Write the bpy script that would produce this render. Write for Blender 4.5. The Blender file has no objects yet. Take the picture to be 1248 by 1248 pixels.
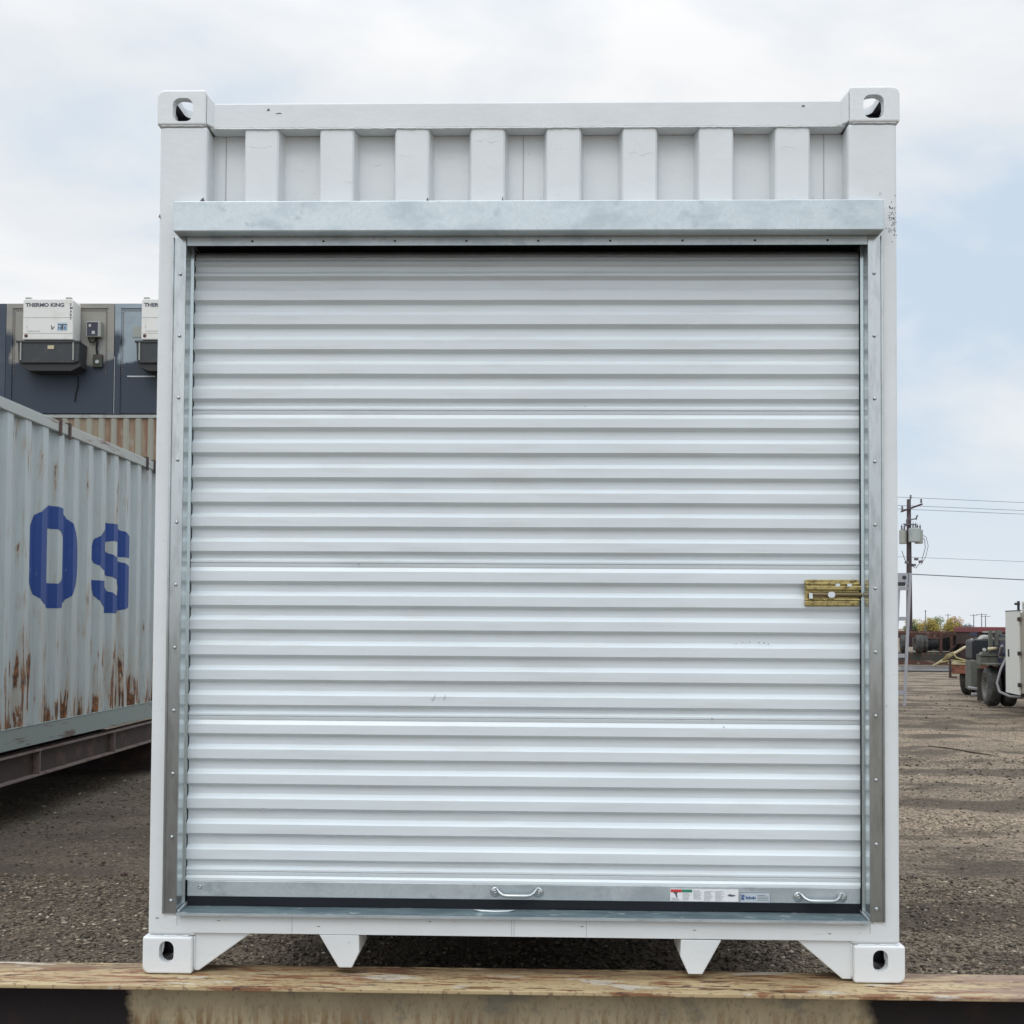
import bpy, bmesh, math, random
from mathutils import Vector, Matrix, noise
random.seed(7)
R = math.radians
S = bpy.context.scene
COL = S.collection

# ------------------------------------------------------------------ camera
F_PX, PX, PY = 1295.0, 625.66, 726.2
cam = bpy.data.cameras.new("camera"); co = bpy.data.objects.new("camera", cam); COL.objects.link(co)
yaw, pitch, roll = -2.26152385e-02, 2.82112800e-02, 6.08333765e-03
cy, sy, cp, sp = math.cos(yaw), math.sin(yaw), math.cos(pitch), math.sin(pitch)
fw = Vector((sy*cp, cy*cp, sp)); rt = Vector((cy, -sy, 0)); up = rt.cross(fw)
c_, s_ = math.cos(roll), math.sin(roll)
rt, up = c_*rt + s_*up, -s_*rt + c_*up
mw = Matrix.Identity(4)
for i in range(3):
    mw[i][0] = rt[i]; mw[i][1] = up[i]; mw[i][2] = -fw[i]
mw[0][3], mw[1][3], mw[2][3] = 0.0470700648, -3.43951875, 1.13008625
co.matrix_world = mw
cam.sensor_width = 36; cam.lens = 36*F_PX/1248
cam.shift_x = (624-PX)/1248; cam.shift_y = (PY-624)/1248
cam.clip_start = .05; cam.clip_end = 6000
S.camera = co

# ------------------------------------------------------------------ world and sun
SUN_EL, SUN_AZ = 50, 196          # azimuth clockwise from +Y: behind the camera, a little to the left
w = bpy.data.worlds.new("World"); S.world = w; w.use_nodes = True
nt = w.node_tree; nt.nodes.clear()
def wn(t, **k):
    n = nt.nodes.new(t)
    for a, b in k.items(): setattr(n, a, b)
    return n
def wl(a, b): nt.links.new(a, b)
sky = wn('ShaderNodeTexSky', sky_type='NISHITA'); sky.sun_disc = False
sky.sun_elevation = R(SUN_EL); sky.sun_rotation = R(SUN_AZ); sky.air_density = 1.0; sky.dust_density = 3.0
tc = wn('ShaderNodeTexCoord')
sep = wn('ShaderNodeSeparateXYZ'); wl(tc.outputs['Generated'], sep.inputs[0])
# cloud layer: noise on directions stretched sideways
mp = wn('ShaderNodeMapping'); mp.inputs['Scale'].default_value = (1.0, 1.0, 2.3); mp.inputs['Location'].default_value = (.35, .1, .22)
wl(tc.outputs['Generated'], mp.inputs[0])
n1 = wn('ShaderNodeTexNoise'); n1.inputs['Scale'].default_value = 2.1; n1.inputs['Detail'].default_value = 9; n1.inputs['Roughness'].default_value = .52; n1.inputs['Distortion'].default_value = .35
wl(mp.outputs[0], n1.inputs['Vector'])
cr = wn('ShaderNodeValToRGB'); wl(n1.outputs['Fac'], cr.inputs[0])
e = cr.color_ramp.elements
e[0].position = .40; e[0].color = (.62, .735, .86, 1)
e[1].position = .60; e[1].color = (.97, .975, .98, 1)
e2 = e.new(.50); e2.color = (.83, .865, .905, 1)
# brighter cloud round the hidden sun, behind the camera
dotn = wn('ShaderNodeVectorMath', operation='DOT_PRODUCT')
sd = Vector((math.sin(R(SUN_AZ))*math.cos(R(SUN_EL)), math.cos(R(SUN_AZ))*math.cos(R(SUN_EL)), math.sin(R(SUN_EL))))
dotn.inputs[1].default_value = sd; wl(tc.outputs['Generated'], dotn.inputs[0])
mr = wn('ShaderNodeMapRange', interpolation_type='SMOOTHSTEP')
mr.inputs['From Min'].default_value = -.1; mr.inputs['From Max'].default_value = 1.0
mr.inputs['To Min'].default_value = 1.0; mr.inputs['To Max'].default_value = 1.38
wl(dotn.outputs['Value'], mr.inputs['Value'])
# an overcast sky is brighter overhead
mz = wn('ShaderNodeMapRange', interpolation_type='SMOOTHSTEP')
mz.inputs['From Min'].default_value = .42; mz.inputs['From Max'].default_value = .95; mz.inputs['To Min'].default_value = 1.0; mz.inputs['To Max'].default_value = 2.0
wl(sep.outputs[2], mz.inputs['Value'])
mm = wn('ShaderNodeMath', operation='MULTIPLY'); wl(mz.outputs[0], mm.inputs[0]); wl(mr.outputs[0], mm.inputs[1])
ml = wn('ShaderNodeVectorMath', operation='SCALE'); wl(cr.outputs[0], ml.inputs[0]); wl(mm.outputs[0], ml.inputs['Scale'])
sks = wn('ShaderNodeVectorMath', operation='SCALE'); wl(sky.outputs[0], sks.inputs[0]); sks.inputs['Scale'].default_value = .10
mx = wn('ShaderNodeMix', data_type='RGBA'); mx.inputs['Factor'].default_value = .95
wl(sks.outputs[0], mx.inputs['A']); wl(ml.outputs[0], mx.inputs['B'])
hz_ = wn('ShaderNodeMapRange', interpolation_type='SMOOTHSTEP')
hz_.inputs['From Min'].default_value = .26; hz_.inputs['From Max'].default_value = -.02; hz_.inputs['To Min'].default_value = 0; hz_.inputs['To Max'].default_value = .8
wl(sep.outputs[2], hz_.inputs['Value'])
mh = wn('ShaderNodeMix', data_type='RGBA'); wl(hz_.outputs[0], mh.inputs['Factor']); wl(ml.outputs[0], mh.inputs['A']); mh.inputs['B'].default_value = (.81, .865, .91, 1)
wl(mh.outputs['Result'], mx.inputs['B'])
bg = wn('ShaderNodeBackground'); bg.inputs['Strength'].default_value = 1.0
wl(mx.outputs['Result'], bg.inputs['Color'])
ow = wn('ShaderNodeOutputWorld'); wl(bg.outputs[0], ow.inputs[0])
sl = bpy.data.lights.new("sun", 'SUN'); sl.energy = .42; sl.angle = R(22); sl.color = (1, .975, .94)
so = bpy.data.objects.new("sun", sl); COL.objects.link(so)
so.rotation_euler = sd.to_track_quat('Z', 'Y').to_euler()
vs = S.view_settings; vs.view_transform = 'Standard'; vs.look = 'None'; vs.gamma = 1; vs.exposure = 0; vs.use_curve_mapping = False
S.cycles.max_bounces = 8; S.cycles.diffuse_bounces = 4; S.cycles.glossy_bounces = 3

# ------------------------------------------------------------------ materials
def mat(name, col, rough=.6, metal=0., layers=(), bumps=(), spec=.5, custom=None):
    """layers: (scale xyz, detail, lo, hi, colour, strength[, zfade]) noise masks painted over the base.
       bumps: (scale xyz, detail, strength, distance)"""
    m = bpy.data.materials.new(name); m.use_nodes = True
    t = m.node_tree; N = t.nodes; L = t.links.new
    b = N['Principled BSDF']; b.inputs['Roughness'].default_value = rough; b.inputs['Metallic'].default_value = metal
    b.inputs['Specular IOR Level'].default_value = spec
    tcn = N.new('ShaderNodeTexCoord'); crd = tcn.outputs['Object']
    def nz(sc, det, off=0., dist=0.):
        mpn = N.new('ShaderNodeMapping'); mpn.inputs['Scale'].default_value = sc if hasattr(sc, '__len__') else (sc,)*3
        mpn.inputs['Location'].default_value = (off, off*1.7, off*.6); L(crd, mpn.inputs[0])
        n = N.new('ShaderNodeTexNoise'); n.inputs['Scale'].default_value = 1; n.inputs['Detail'].default_value = det
        n.inputs['Roughness'].default_value = .6; n.inputs['Distortion'].default_value = dist
        L(mpn.outputs[0], n.inputs['Vector']); return n.outputs['Fac']
    def ramp(v, lo, hi, a=0., c=1.):
        r = N.new('ShaderNodeMapRange'); r.inputs['From Min'].default_value = lo; r.inputs['From Max'].default_value = hi
        r.inputs['To Min'].default_value = a; r.inputs['To Max'].default_value = c; L(v, r.inputs['Value']); return r.outputs[0]
    def mul(a, c):
        n = N.new('ShaderNodeMath'); n.operation = 'MULTIPLY'
        for i, v in enumerate((a, c)):
            if isinstance(v, (int, float)): n.inputs[i].default_value = v
            else: L(v, n.inputs[i])
        return n.outputs[0]
    def mixc(f, a, c):
        n = N.new('ShaderNodeMix'); n.data_type = 'RGBA'
        if isinstance(f, (int, float)): n.inputs['Factor'].default_value = f
        else: L(f, n.inputs['Factor'])
        for k, v in (('A', a), ('B', c)):
            if isinstance(v, tuple): n.inputs[k].default_value = (*v, 1)
            else: L(v, n.inputs[k])
        return n.outputs['Result']
    H = dict(N=N, L=L, nz=nz, ramp=ramp, mul=mul, mixc=mixc, crd=crd, bsdf=b)
    cur = col; off = 1.3
    for ly in layers:
        sc, det, lo, hi, lc, st = ly[:6]
        f = mul(ramp(nz(sc, det, off), lo, hi), st); off += 3.1
        if len(ly) > 6:   # (axis, from, to) fade along an object axis
            ax, z0, z1 = ly[6]
            sx = N.new('ShaderNodeSeparateXYZ'); L(crd, sx.inputs[0])
            f = mul(f, ramp(sx.outputs[ax], z0, z1))
        cur = mixc(f, cur, lc)
    if custom: cur = custom(H, cur)
    if isinstance(cur, tuple): b.inputs['Base Color'].default_value = (*cur, 1)
    else: L(cur, b.inputs['Base Color'])
    prev = None; off = 9.
    for sc, det, st, di in bumps:
        bn = N.new('ShaderNodeBump'); bn.inputs['Strength'].default_value = st; bn.inputs['Distance'].default_value = di
        L(nz(sc, det, off), bn.inputs['Height']); off += 2.3
        if prev: L(prev, bn.inputs['Normal'])
        prev = bn.outputs[0]
    if prev: L(prev, b.inputs['Normal'])
    return m

M = {}
M['white'] = mat('white_paint', (.72, .745, .75), .42, 0,
    [((3, 3, 3), 4, .45, .7, (.64, .655, .655), .5), ((26, 26, 26), 5, .70, .74, (.42, .40, .37), .5), ((7, 7, 40), 3, .68, .74, (.60, .59, .56), .6)],
    [(190, 2, .16, .0012), ((20, 20, 20), 3, .22, .004), ((7, 7, 12), 4, .15, .010)])
M['casting'] = mat('white_cast_paint', (.74, .76, .765), .42, 0,
    [((30, 30, 30), 5, .68, .72, (.50, .48, .46), .5)], [(150, 3, .2, .0015), ((26, 26, 26), 3, .35, .004)])
M['scar'] = mat('bare_dark_steel', (.10, .09, .085), .6)
M['seam'] = mat('caulk_seam', (.45, .45, .44), .6)
def spang(H, cur):
    N, L = H['N'], H['L']
    v = N.new('ShaderNodeTexVoronoi'); v.inputs['Scale'].default_value = 55
    n = H['nz'](14, 4, 5.)
    vm = N.new('ShaderNodeVectorMath'); vm.operation = 'ADD'; L(H['crd'], vm.inputs[0]); L(n, vm.inputs[1]); L(vm.outputs[0], v.inputs['Vector'])
    bw = N.new('ShaderNodeSeparateColor'); L(v.outputs['Color'], bw.inputs[0])
    f = H['ramp'](bw.outputs[0], 0, 1, .0, .5)
    c = H['mixc'](f, cur, (.42, .47, .49))
    r = H['ramp'](bw.outputs[1], 0, 1, .34, .50); L(r, H['bsdf'].inputs['Roughness'])
    return c
M['galv'] = mat('galvanised_steel', (.60, .65, .67), .4, .55, [((5, 5, 9), 6, .48, .66, (.40, .455, .485), .8), ((11, 11, 11), 5, .60, .68, (.34, .40, .44), .6)], [((60, 60, 60), 3, .12, .002)], custom=spang)
M['galv_jamb'] = mat('galvanised_jamb', (.50, .53, .535), .2, .85, [((40, 40, 9), 4, .45, .7, (.33, .345, .34), .7)], [((50, 50, 8), 3, .10, .002)])
M['galv_guide'] = mat('galvanised_guide', (.68, .74, .75), .2, .8, [((30, 30, 6), 4, .5, .8, (.55, .60, .60), .5)])
M['sill'] = mat('galvanised_sill', (.20, .265, .285), .38, .35, [((7, 20, 9), 5, .45, .55, (.14, .19, .21), .9), ((16, 40, 10), 6, .60, .64, (.48, .53, .53), .8)])
def curt(H, cur):
    N, L = H['N'], H['L']
    a = H['ramp'](H['nz']((9, 9, 34), 4, 3.3), .72, .76)
    return H['mixc'](H['mul'](a, .35), cur, (.52, .52, .50))
M['curtain'] = mat('white_steel_curtain', (.715, .765, .785), .28, 0, [((2, 2, 2), 3, .4, .7, (.665, .715, .74), .7), ((3, 3, 30), 5, .52, .66, (.62, .65, .65), .5)],
    [((2.2, 2.2, 9), 2, .35, .008), ((14, 14, 14), 3, .12, .003), (120, 2, .10, .001)], custom=curt)
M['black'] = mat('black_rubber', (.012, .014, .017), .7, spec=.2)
M['dark'] = mat('dark_void', (.03, .03, .032), .7)
M['brass'] = mat('brass', (.47, .375, .16), .28, .9, [((60, 60, 60), 4, .45, .65, (.14, .105, .05), .8)], [(200, 3, .15, .001)])
M['chrome'] = mat('bright_zinc', (.52, .55, .55), .34, .85)
M['sticker'] = mat('sticker_white', (.80, .80, .80), .4)
M['sticker_grey'] = mat('sticker_grey', (.50, .55, .58), .4)
M['red'] = mat('label_red', (.55, .05, .04), .5)
M['green'] = mat('label_green', (.04, .22, .14), .5)
M['ink'] = mat('ink', (.09, .10, .13), .6)
M['ink_soft'] = mat('ink_soft', (.38, .40, .43), .6)
M['blue_ink'] = mat('blue_ink', (.03, .08, .25), .5)

# steel beam under the container
def web_paint(H, cur):
    N, L = H['N'], H['L']
    sx = N.new('ShaderNodeSeparateXYZ'); L(H['crd'], sx.inputs[0])
    wob = N.new('ShaderNodeMath'); wob.operation = 'MULTIPLY_ADD'; L(H['nz']((4, 4, 9), 4, 2.), wob.inputs[0]); wob.inputs[1].default_value = .16; wob.inputs[2].default_value = -.08
    ad = N.new('ShaderNodeMath'); ad.operation = 'ADD'; L(sx.outputs[0], ad.inputs[0]); L(wob.outputs[0], ad.inputs[1])
    f = H['mul'](H['ramp'](ad.outputs[0], -1.265, -1.235), H['ramp'](ad.outputs[0], 1.12, 1.06))
    over = H['mixc'](H['ramp'](H['nz']((5, 5, 3), 5, 4.), .42, .62), (.46, .375, .235), (.35, .285, .185))
    over = H['mixc'](H['mul'](H['ramp'](H['nz']((90, 90, 45), 6, 6.), .55, .63), .45), over, (.19, .15, .095))
    over = H['mixc'](H['mul'](H['ramp'](H['nz']((6, 6, 8), 6, 16.), .56, .62), .5), over, (.16, .17, .15))
    dr = H['mul'](H['ramp'](H['nz']((55, 55, 9), 6, 1.), .46, .60), H['ramp'](sx.outputs[2], .315, .235))
    over = H['mixc'](dr, over, (.23, .135, .055))
    return H['mixc'](f, cur, over)
M['web'] = mat('beam_web_paint', (.012, .008, .008), .85, 0, [((9, 9, 9), 5, .55, .7, (.035, .016, .010), .6)], [((120, 120, 60), 4, .4, .003)], custom=web_paint)
M['flange'] = mat('beam_flange_paint', (.47, .36, .20), .6, 0, [
    ((2.5, 12, 5), 6, .48, .56, (.39, .275, .15), .9), ((5, 38, 20), 8, .545, .575, (.23, .10, .045), .9), ((9, 60, 20), 8, .585, .61, (.075, .035, .024), .9),
    ((2.2, 12, 8), 5, .42, .54, (.13, .075, .048), .85, (1, .0, .08)), ((3, 14, 14), 5, .60, .64, (.58, .55, .47), .7), ((3, 22, 8), 5, .34, .55, (.27, .18, .135), .8, (0, 1.2, 1.5)), ((40, 90, 30), 4, .58, .64, (.12, .07, .04), .7)],
    [((14, 60, 40), 6, .6, .004), ((5, 18, 18), 4, .5, .006)])
# blue-grey container
def rustc(H, cur):
    N, L = H['N'], H['L']
    sx = N.new('ShaderNodeSeparateXYZ'); L(H['crd'], sx.inputs[0])
    low = H['ramp'](sx.outputs[2], 1.15, .2)
    st = H['nz']((13, 13, 1.7), 8, 2.7, .8); pa = H['nz']((2.3, 2.3, 1.9), 6, 7.1)
    def add(a, b2, k):
        n = N.new('ShaderNodeMath'); n.operation = 'MULTIPLY_ADD'; L(b2, n.inputs[0]); n.inputs[1].default_value = k; L(a, n.inputs[2]); return n.outputs[0]
    v = add(add(st, low, .15), pa, .62)
    rust = H['ramp'](v, .99, 1.025)
    halo = H['mul'](H['ramp'](v, .88, 1.0), .5)
    spots = H['ramp'](H['nz']((12, 12, 9), 3, 4.4), .765, .79)
    pale = H['mul'](H['ramp'](H['nz']((6, 6, 2.5), 6, 5.), .60, .66), H['mul'](low, .8))
    cur = H['mixc'](pale, cur, (.45, .44, .38))
    cur = H['mixc'](halo, cur, (.34, .22, .12))
    rc = H['mixc'](H['ramp'](H['nz'](22, 4, 8.), .4, .65), (.065, .03, .018), (.27, .11, .04))
    cur = H['mixc'](rust, cur, rc)
    return H['mixc'](H['mul'](spots, .85), cur, (.07, .035, .022))
M['bluegrey'] = mat('blue_grey_paint', (.435, .485, .49), .42, 0, [((1.5, 1.5, .9), 5, .4, .65, (.40, .425, .415), .8), ((14, 14, 1.5), 5, .5, .75, (.34, .36, .33), .5)],
    [(90, 3, .2, .002), ((5, 5, 3), 3, .3, .012)], custom=rustc)
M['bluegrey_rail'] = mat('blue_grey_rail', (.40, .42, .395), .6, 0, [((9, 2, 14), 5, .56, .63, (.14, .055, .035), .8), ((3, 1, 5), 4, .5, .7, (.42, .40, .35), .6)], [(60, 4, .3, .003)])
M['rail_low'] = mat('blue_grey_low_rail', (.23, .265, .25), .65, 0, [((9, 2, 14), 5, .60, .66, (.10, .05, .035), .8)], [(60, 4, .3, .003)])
M['letter'] = mat('dark_blue_lettering', (.010, .050, .23), .5, 0, [((30, 30, 8), 5, .66, .72, (.30, .34, .36), .6)])
M['rusty'] = mat('rusty_brown_steel', (.045, .030, .026), .75, 0, [((6, 6, 6), 5, .5, .65, (.11, .06, .045), .7)], [(70, 4, .4, .004)])
M['rusty_edge'] = mat('rusty_edge', (.17, .13, .115), .7, 0, [((9, 9, 9), 5, .5, .6, (.10, .05, .04), .7)])
def tanc(H, cur):
    N, L = H['N'], H['L']
    sx = N.new('ShaderNodeSeparateXYZ'); L(H['crd'], sx.inputs[0])
    m1 = N.new('ShaderNodeMath'); m1.operation = 'ADD'; L(sx.outputs[0], m1.inputs[0]); m1.inputs[1].default_value = -.05+.03+27.8
    m2 = N.new('ShaderNodeMath'); m2.operation = 'MODULO'; L(m1.outputs[0], m2.inputs[0]); m2.inputs[1].default_value = .278
    f = H['ramp'](m2.outputs[0], .142, .128)
    return H['mixc'](H['mul'](f, .85), cur, (.30, .31, .26))
M['tan'] = mat('tan_container_paint', (.27, .215, .15), .7, 0, custom=tanc, layers=[((2.2, 1, .5), 5, .48, .60, (.20, .105, .065), .9), ((6, 1, 1.5), 5, .56, .66, (.36, .37, .33), .6)], bumps=[(40, 4, .3, .004)])
M['tan_rail'] = mat('pale_rail', (.34, .36, .35), .6, 0, [((4, 4, 4), 4, .55, .65, (.2, .16, .12), .6)])
def navy(H, cur):
    N, L = H['N'], H['L']
    sx = N.new('ShaderNodeSeparateXYZ'); L(H['crd'], sx.inputs[0])
    wob = N.new('ShaderNodeMath'); wob.operation = 'MULTIPLY_ADD'; L(H['nz']((1.1, 1.1, 1.1), 4, 3.), wob.inputs[0]); wob.inputs[1].default_value = .9; L(sx.outputs[2], wob.inputs[2])
    f = H['ramp'](wob.outputs[0], 1.66, 1.58)
    # sprayed patch climbing the seam edge
    w2 = N.new('ShaderNodeMath'); w2.operation = 'MULTIPLY_ADD'; L(H['nz']((3, 3, 3), 3, 6.), w2.inputs[0]); w2.inputs[1].default_value = .35; L(sx.outputs[0], w2.inputs[2])
    g = H['mul'](H['ramp'](w2.outputs[0], -.86, -.95), H['ramp'](sx.outputs[2], 1.95, 1.75))
    cur = H['mixc'](f, cur, (.026, .040, .062)); return H['mixc'](g, cur, (.028, .042, .064))
M['reefer_a'] = mat('reefer_front_beige', (.29, .275, .24), .6, 0, [((2, 2, 2), 4, .45, .7, (.22, .23, .23), .8)], [(30, 3, .2, .004)], custom=navy)
M['reefer_b'] = mat('reefer_front_grey', (.30, .36, .40), .6, 0, [((2, 2, 2), 4, .45, .7, (.22, .26, .29), .8)], [(30, 3, .2, .004)], custom=navy)
M['reefer_c'] = mat('reefer_front_navy', (.040, .058, .088), .6, 0, [((2, 2, 2), 4, .5, .7, (.07, .08, .10), .8)])
M['unit_white'] = mat('unit_white', (.74, .735, .70), .5, 0, [((3, 3, 3), 4, .5, .7, (.62, .60, .54), .6)])
M['unit_black'] = mat('unit_black', (.035, .04, .045), .6, 0, [((6, 6, 6), 4, .5, .7, (.06, .06, .06), .6)])
M['unit_grey'] = mat('unit_grey', (.32, .33, .30), .5)
M['seam_white'] = mat('white_drip', (.5, .53, .55), .6)
M['wood_pole'] = mat('creosoted_pole', (.060, .042, .048), .8, 0, [((3, 3, .6), 4, .5, .7, (.10, .08, .075), .7)])
M['transformer'] = mat('transformer_grey', (.36, .40, .39), .5, 0, [((2, 2, 2), 4, .5, .7, (.28, .31, .31), .8)])
M['insulator'] = mat('insulator', (.13, .12, .14), .4)
M['cable'] = mat('cable', (.14, .15, .17), .7)
M['rack'] = mat('pale_grey_rack', (.33, .33, .36), .5, 0, [((8, 8, 3), 4, .5, .7, (.38, .36, .40), .7)])
M['tyre'] = mat('dusty_tyre', (.045, .045, .043), .85, 0, [((7, 7, 7), 4, .45, .65, (.11, .105, .095), .8)])
M['rim'] = mat('dusty_rim', (.20, .195, .175), .7, 0, [((7, 7, 7), 4, .5, .65, (.12, .11, .09), .8)])
M['rim_rust'] = mat('rusty_rim', (.20, .12, .10), .7)
M['redbrown'] = mat('red_brown_frame', (.085, .042, .032), .7, 0, [((2, 2, 4), 5, .45, .6, (.12, .05, .038), .8), ((3, 3, 5), 5, .58, .66, (.22, .18, .15), .8)])
M['darkgreen'] = mat('dark_green_frame', (.045, .055, .045), .7, 0, [((2, 2, 5), 5, .5, .62, (.09, .05, .04), .7)])
M['red_bed'] = mat('faded_red_bed', (.17, .042, .045), .6)
M['pale_stripe'] = mat('pale_stripe', (.45, .46, .44), .6)
M['beige'] = mat('beige_cab_paint', (.33, .30, .245), .5, 0, [((4, 4, 4), 4, .5, .7, (.28, .26, .21), .6)])
M['white_door'] = mat('truck_white', (.66, .67, .62), .5, 0, [((3, 3, 6), 5, .6, .75, (.5, .47, .36), .6)])
M['navy'] = mat('dark_blue_frame', (.028, .032, .065), .55, 0, [((5, 5, 5), 4, .5, .65, (.05, .05, .06), .7)])
M['glass'] = mat('dark_glass', (.012, .014, .04), .08)
M['grime'] = mat('grimy_grey_green', (.115, .12, .10), .7, 0, [((8, 8, 8), 5, .5, .62, (.09, .08, .07), .8)])
M['flap'] = mat('mud_flap', (.075, .068, .06), .8)
M['orange'] = mat('rusty_orange_edge', (.24, .085, .05), .7, 0, [((9, 9, 9), 5, .5, .6, (.12, .05, .035), .8)])
M['cream'] = mat('cream_timber', (.52, .45, .30), .7, 0, [((7, 7, 7), 4, .5, .65, (.42, .33, .12), .8)])
M['yellow'] = mat('yellow_strap', (.27, .225, .09), .6)
M['hose'] = mat('pale_hose', (.27, .25, .26), .6)
M['dirtpile'] = mat('grey_lump', (.33, .33, .31), .8)

# ------------------------------------------------------------------ mesh helpers
SPL = set('''corner_post panel_seam paint_scar rail_gusset paint_wrinkle weld_line floor_crossmember rivet stop_angle_slot latch_hole latch_screw latch_channel
scuff_mark beam_flange packing_strip lifting_lug panel_line housing_rib gauge chassis_rail body_trim frame_rail upright insulator bushing cutout_fuse drop_wire cable strap
bed_support stripe stake_bracket door_bar sticker_symbol marking emblem_letter exhaust_pipe hose load_roll under_frame axle_group gooseneck top_rail'''.split())
class MB:
    def __init__(s): s.v = []; s.f = []
    def add(s, vs, fs):
        n = len(s.v); s.v += [tuple(v) for v in vs]; s.f += [tuple(i+n for i in f) for f in fs]; return s
    def box(s, x0, x1, y0, y1, z0, z1):
        vs = [(x, y, z) for z in (z0, z1) for y in (y0, y1) for x in (x0, x1)]
        return s.add(vs, [(0, 2, 3, 1), (4, 5, 7, 6), (0, 1, 5, 4), (1, 3, 7, 5), (3, 2, 6, 7), (2, 0, 4, 6)])
    def prism(s, poly, axis, a, b):
        def P(u, v, t): return {0: (t, u, v), 1: (u, t, v), 2: (u, v, t)}[axis]
        n = len(poly)
        vs = [P(u, v, a) for u, v in poly] + [P(u, v, b) for u, v in poly]
        fs = [tuple(range(n)), tuple(range(2*n-1, n-1, -1))] + [(i, i+n, (i+1) % n+n, (i+1) % n) for i in range(n)]
        return s.add(vs, fs)
    def strip(s, prof, axis, a, b, n=1):
        """open profile (two other coords) swept along axis"""
        def P(u, v, t): return {0: (t, u, v), 1: (u, t, v), 2: (u, v, t)}[axis]
        m = len(prof)
        for k in range(n+1):
            t = a+(b-a)*k/n; s.v += [P(u, v, t) for u, v in prof]
        o = len(s.v)-m*(n+1)
        for k in range(n):
            for i in range(m-1):
                s.f.append((o+k*m+i, o+k*m+i+1, o+(k+1)*m+i+1, o+(k+1)*m+i))
        return s
    def tube(s, pts, r, n=8, cap=True):
        pts = [Vector(p) for p in pts]; rs = r if hasattr(r, '__len__') else [r]*len(pts); o = len(s.v)
        up0 = None
        for i, p in enumerate(pts):
            d = (pts[min(i+1, len(pts)-1)]-pts[max(i-1, 0)]).normalized()
            if up0 is None: up0 = d.orthogonal().normalized()
            a = (up0-d*up0.dot(d)).normalized(); b = d.cross(a); up0 = a
            for k in range(n):
                t = 2*math.pi*k/n; s.v.append(tuple(p+(a*math.cos(t)+b*math.sin(t))*rs[i]))
        for i in range(len(pts)-1):
            for k in range(n):
                s.f.append((o+i*n+k, o+i*n+(k+1) % n, o+(i+1)*n+(k+1) % n, o+(i+1)*n+k))
        if cap:
            s.f.append(tuple(o+k for k in reversed(range(n)))); s.f.append(tuple(o+(len(pts)-1)*n+k for k in range(n)))
        return s
    def lathe(s, prof, c, axis, n=24):
        """closed profile of (along, radius)"""
        o = len(s.v); m = len(prof)
        for k in range(n):
            t = 2*math.pi*k/n; cs, sn = math.cos(t), math.sin(t)
            for a, r in prof:
                p = {0: (a, r*cs, r*sn), 1: (r*cs, a, r*sn), 2: (r*cs, r*sn, a)}[axis]
                s.v.append((p[0]+c[0], p[1]+c[1], p[2]+c[2]))
        for k in range(n):
            for i in range(m):
                s.f.append((o+k*m+i, o+k*m+(i+1) % m, o+((k+1) % n)*m+(i+1) % m, o+((k+1) % n)*m+i))
        return s
    def islands(s):
        par = list(range(len(s.v)))
        def find(i):
            while par[i] != i: par[i] = par[par[i]]; i = par[i]
            return i
        for f in s.f:
            a = find(f[0])
            for k in f[1:]: par[find(k)] = a
        out = {}
        for f in s.f: out.setdefault(find(f[0]), []).append(f)
        res = []
        for fs in out.values():
            ix = sorted({k for f in fs for k in f}); mp_ = {k: i for i, k in enumerate(ix)}
            q = MB(); q.v = [s.v[k] for k in ix]; q.f = [tuple(mp_[k] for k in f) for f in fs]; res.append(q)
        return res
    def build(s, name, m, parent=None, bevel=0, smooth=False, label=None, one=False):
        if name in SPL and not one:
            o = None
            for q in s.islands():
                p_ = q.build(name, m, parent, bevel, smooth, label, True); o = o or p_
            return o
        me = bpy.data.meshes.new(name); me.from_pydata(s.v, [], s.f); me.validate()
        bm = bmesh.new(); bm.from_mesh(me); bmesh.ops.recalc_face_normals(bm, faces=bm.faces); bm.to_mesh(me); bm.free()
        if smooth: me.polygons.foreach_set('use_smooth', [True]*len(me.polygons))
        me.materials.append(m)
        o = bpy.data.objects.new(name, me); COL.objects.link(o)
        if parent: o.parent = parent
        if bevel:
            b = o.modifiers.new('bevel', 'BEVEL'); b.width = bevel; b.segments = 2; b.limit_method = 'ANGLE'; b.angle_limit = R(35)
        if label: o['label'] = label
        return o
def tag(o, label, cat, group=None, kind=None):
    if label: o['label'] = label
    if cat: o['category'] = cat
    if group: o['group'] = group
    if kind: o['kind'] = kind
    return o
def thing(name, label, cat, loc=(0, 0, 0), rz=0, group=None):
    o = bpy.data.objects.new(name, None); COL.objects.link(o); o.location = loc; o.rotation_euler = (0, 0, rz); o.empty_display_size = .2
    return tag(o, label, cat, group)
def copy_tree(o, parent=None):
    c = o.copy(); COL.objects.link(c); c.parent = parent
    for ch in [x for x in bpy.data.objects if x.parent == o]: copy_tree(ch, c)
    return c
def rr(x0, x1, z0, z1, r, n=6):
    p = []
    for cx, cz, a0 in ((x1-r, z1-r, 0), (x0+r, z1-r, 90), (x0+r, z0+r, 180), (x1-r, z0+r, 270)):
        for k in range(n+1):
            a = R(a0+90*k/n); p.append((cx+r*math.cos(a), cz+r*math.sin(a)))
    return p
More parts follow.
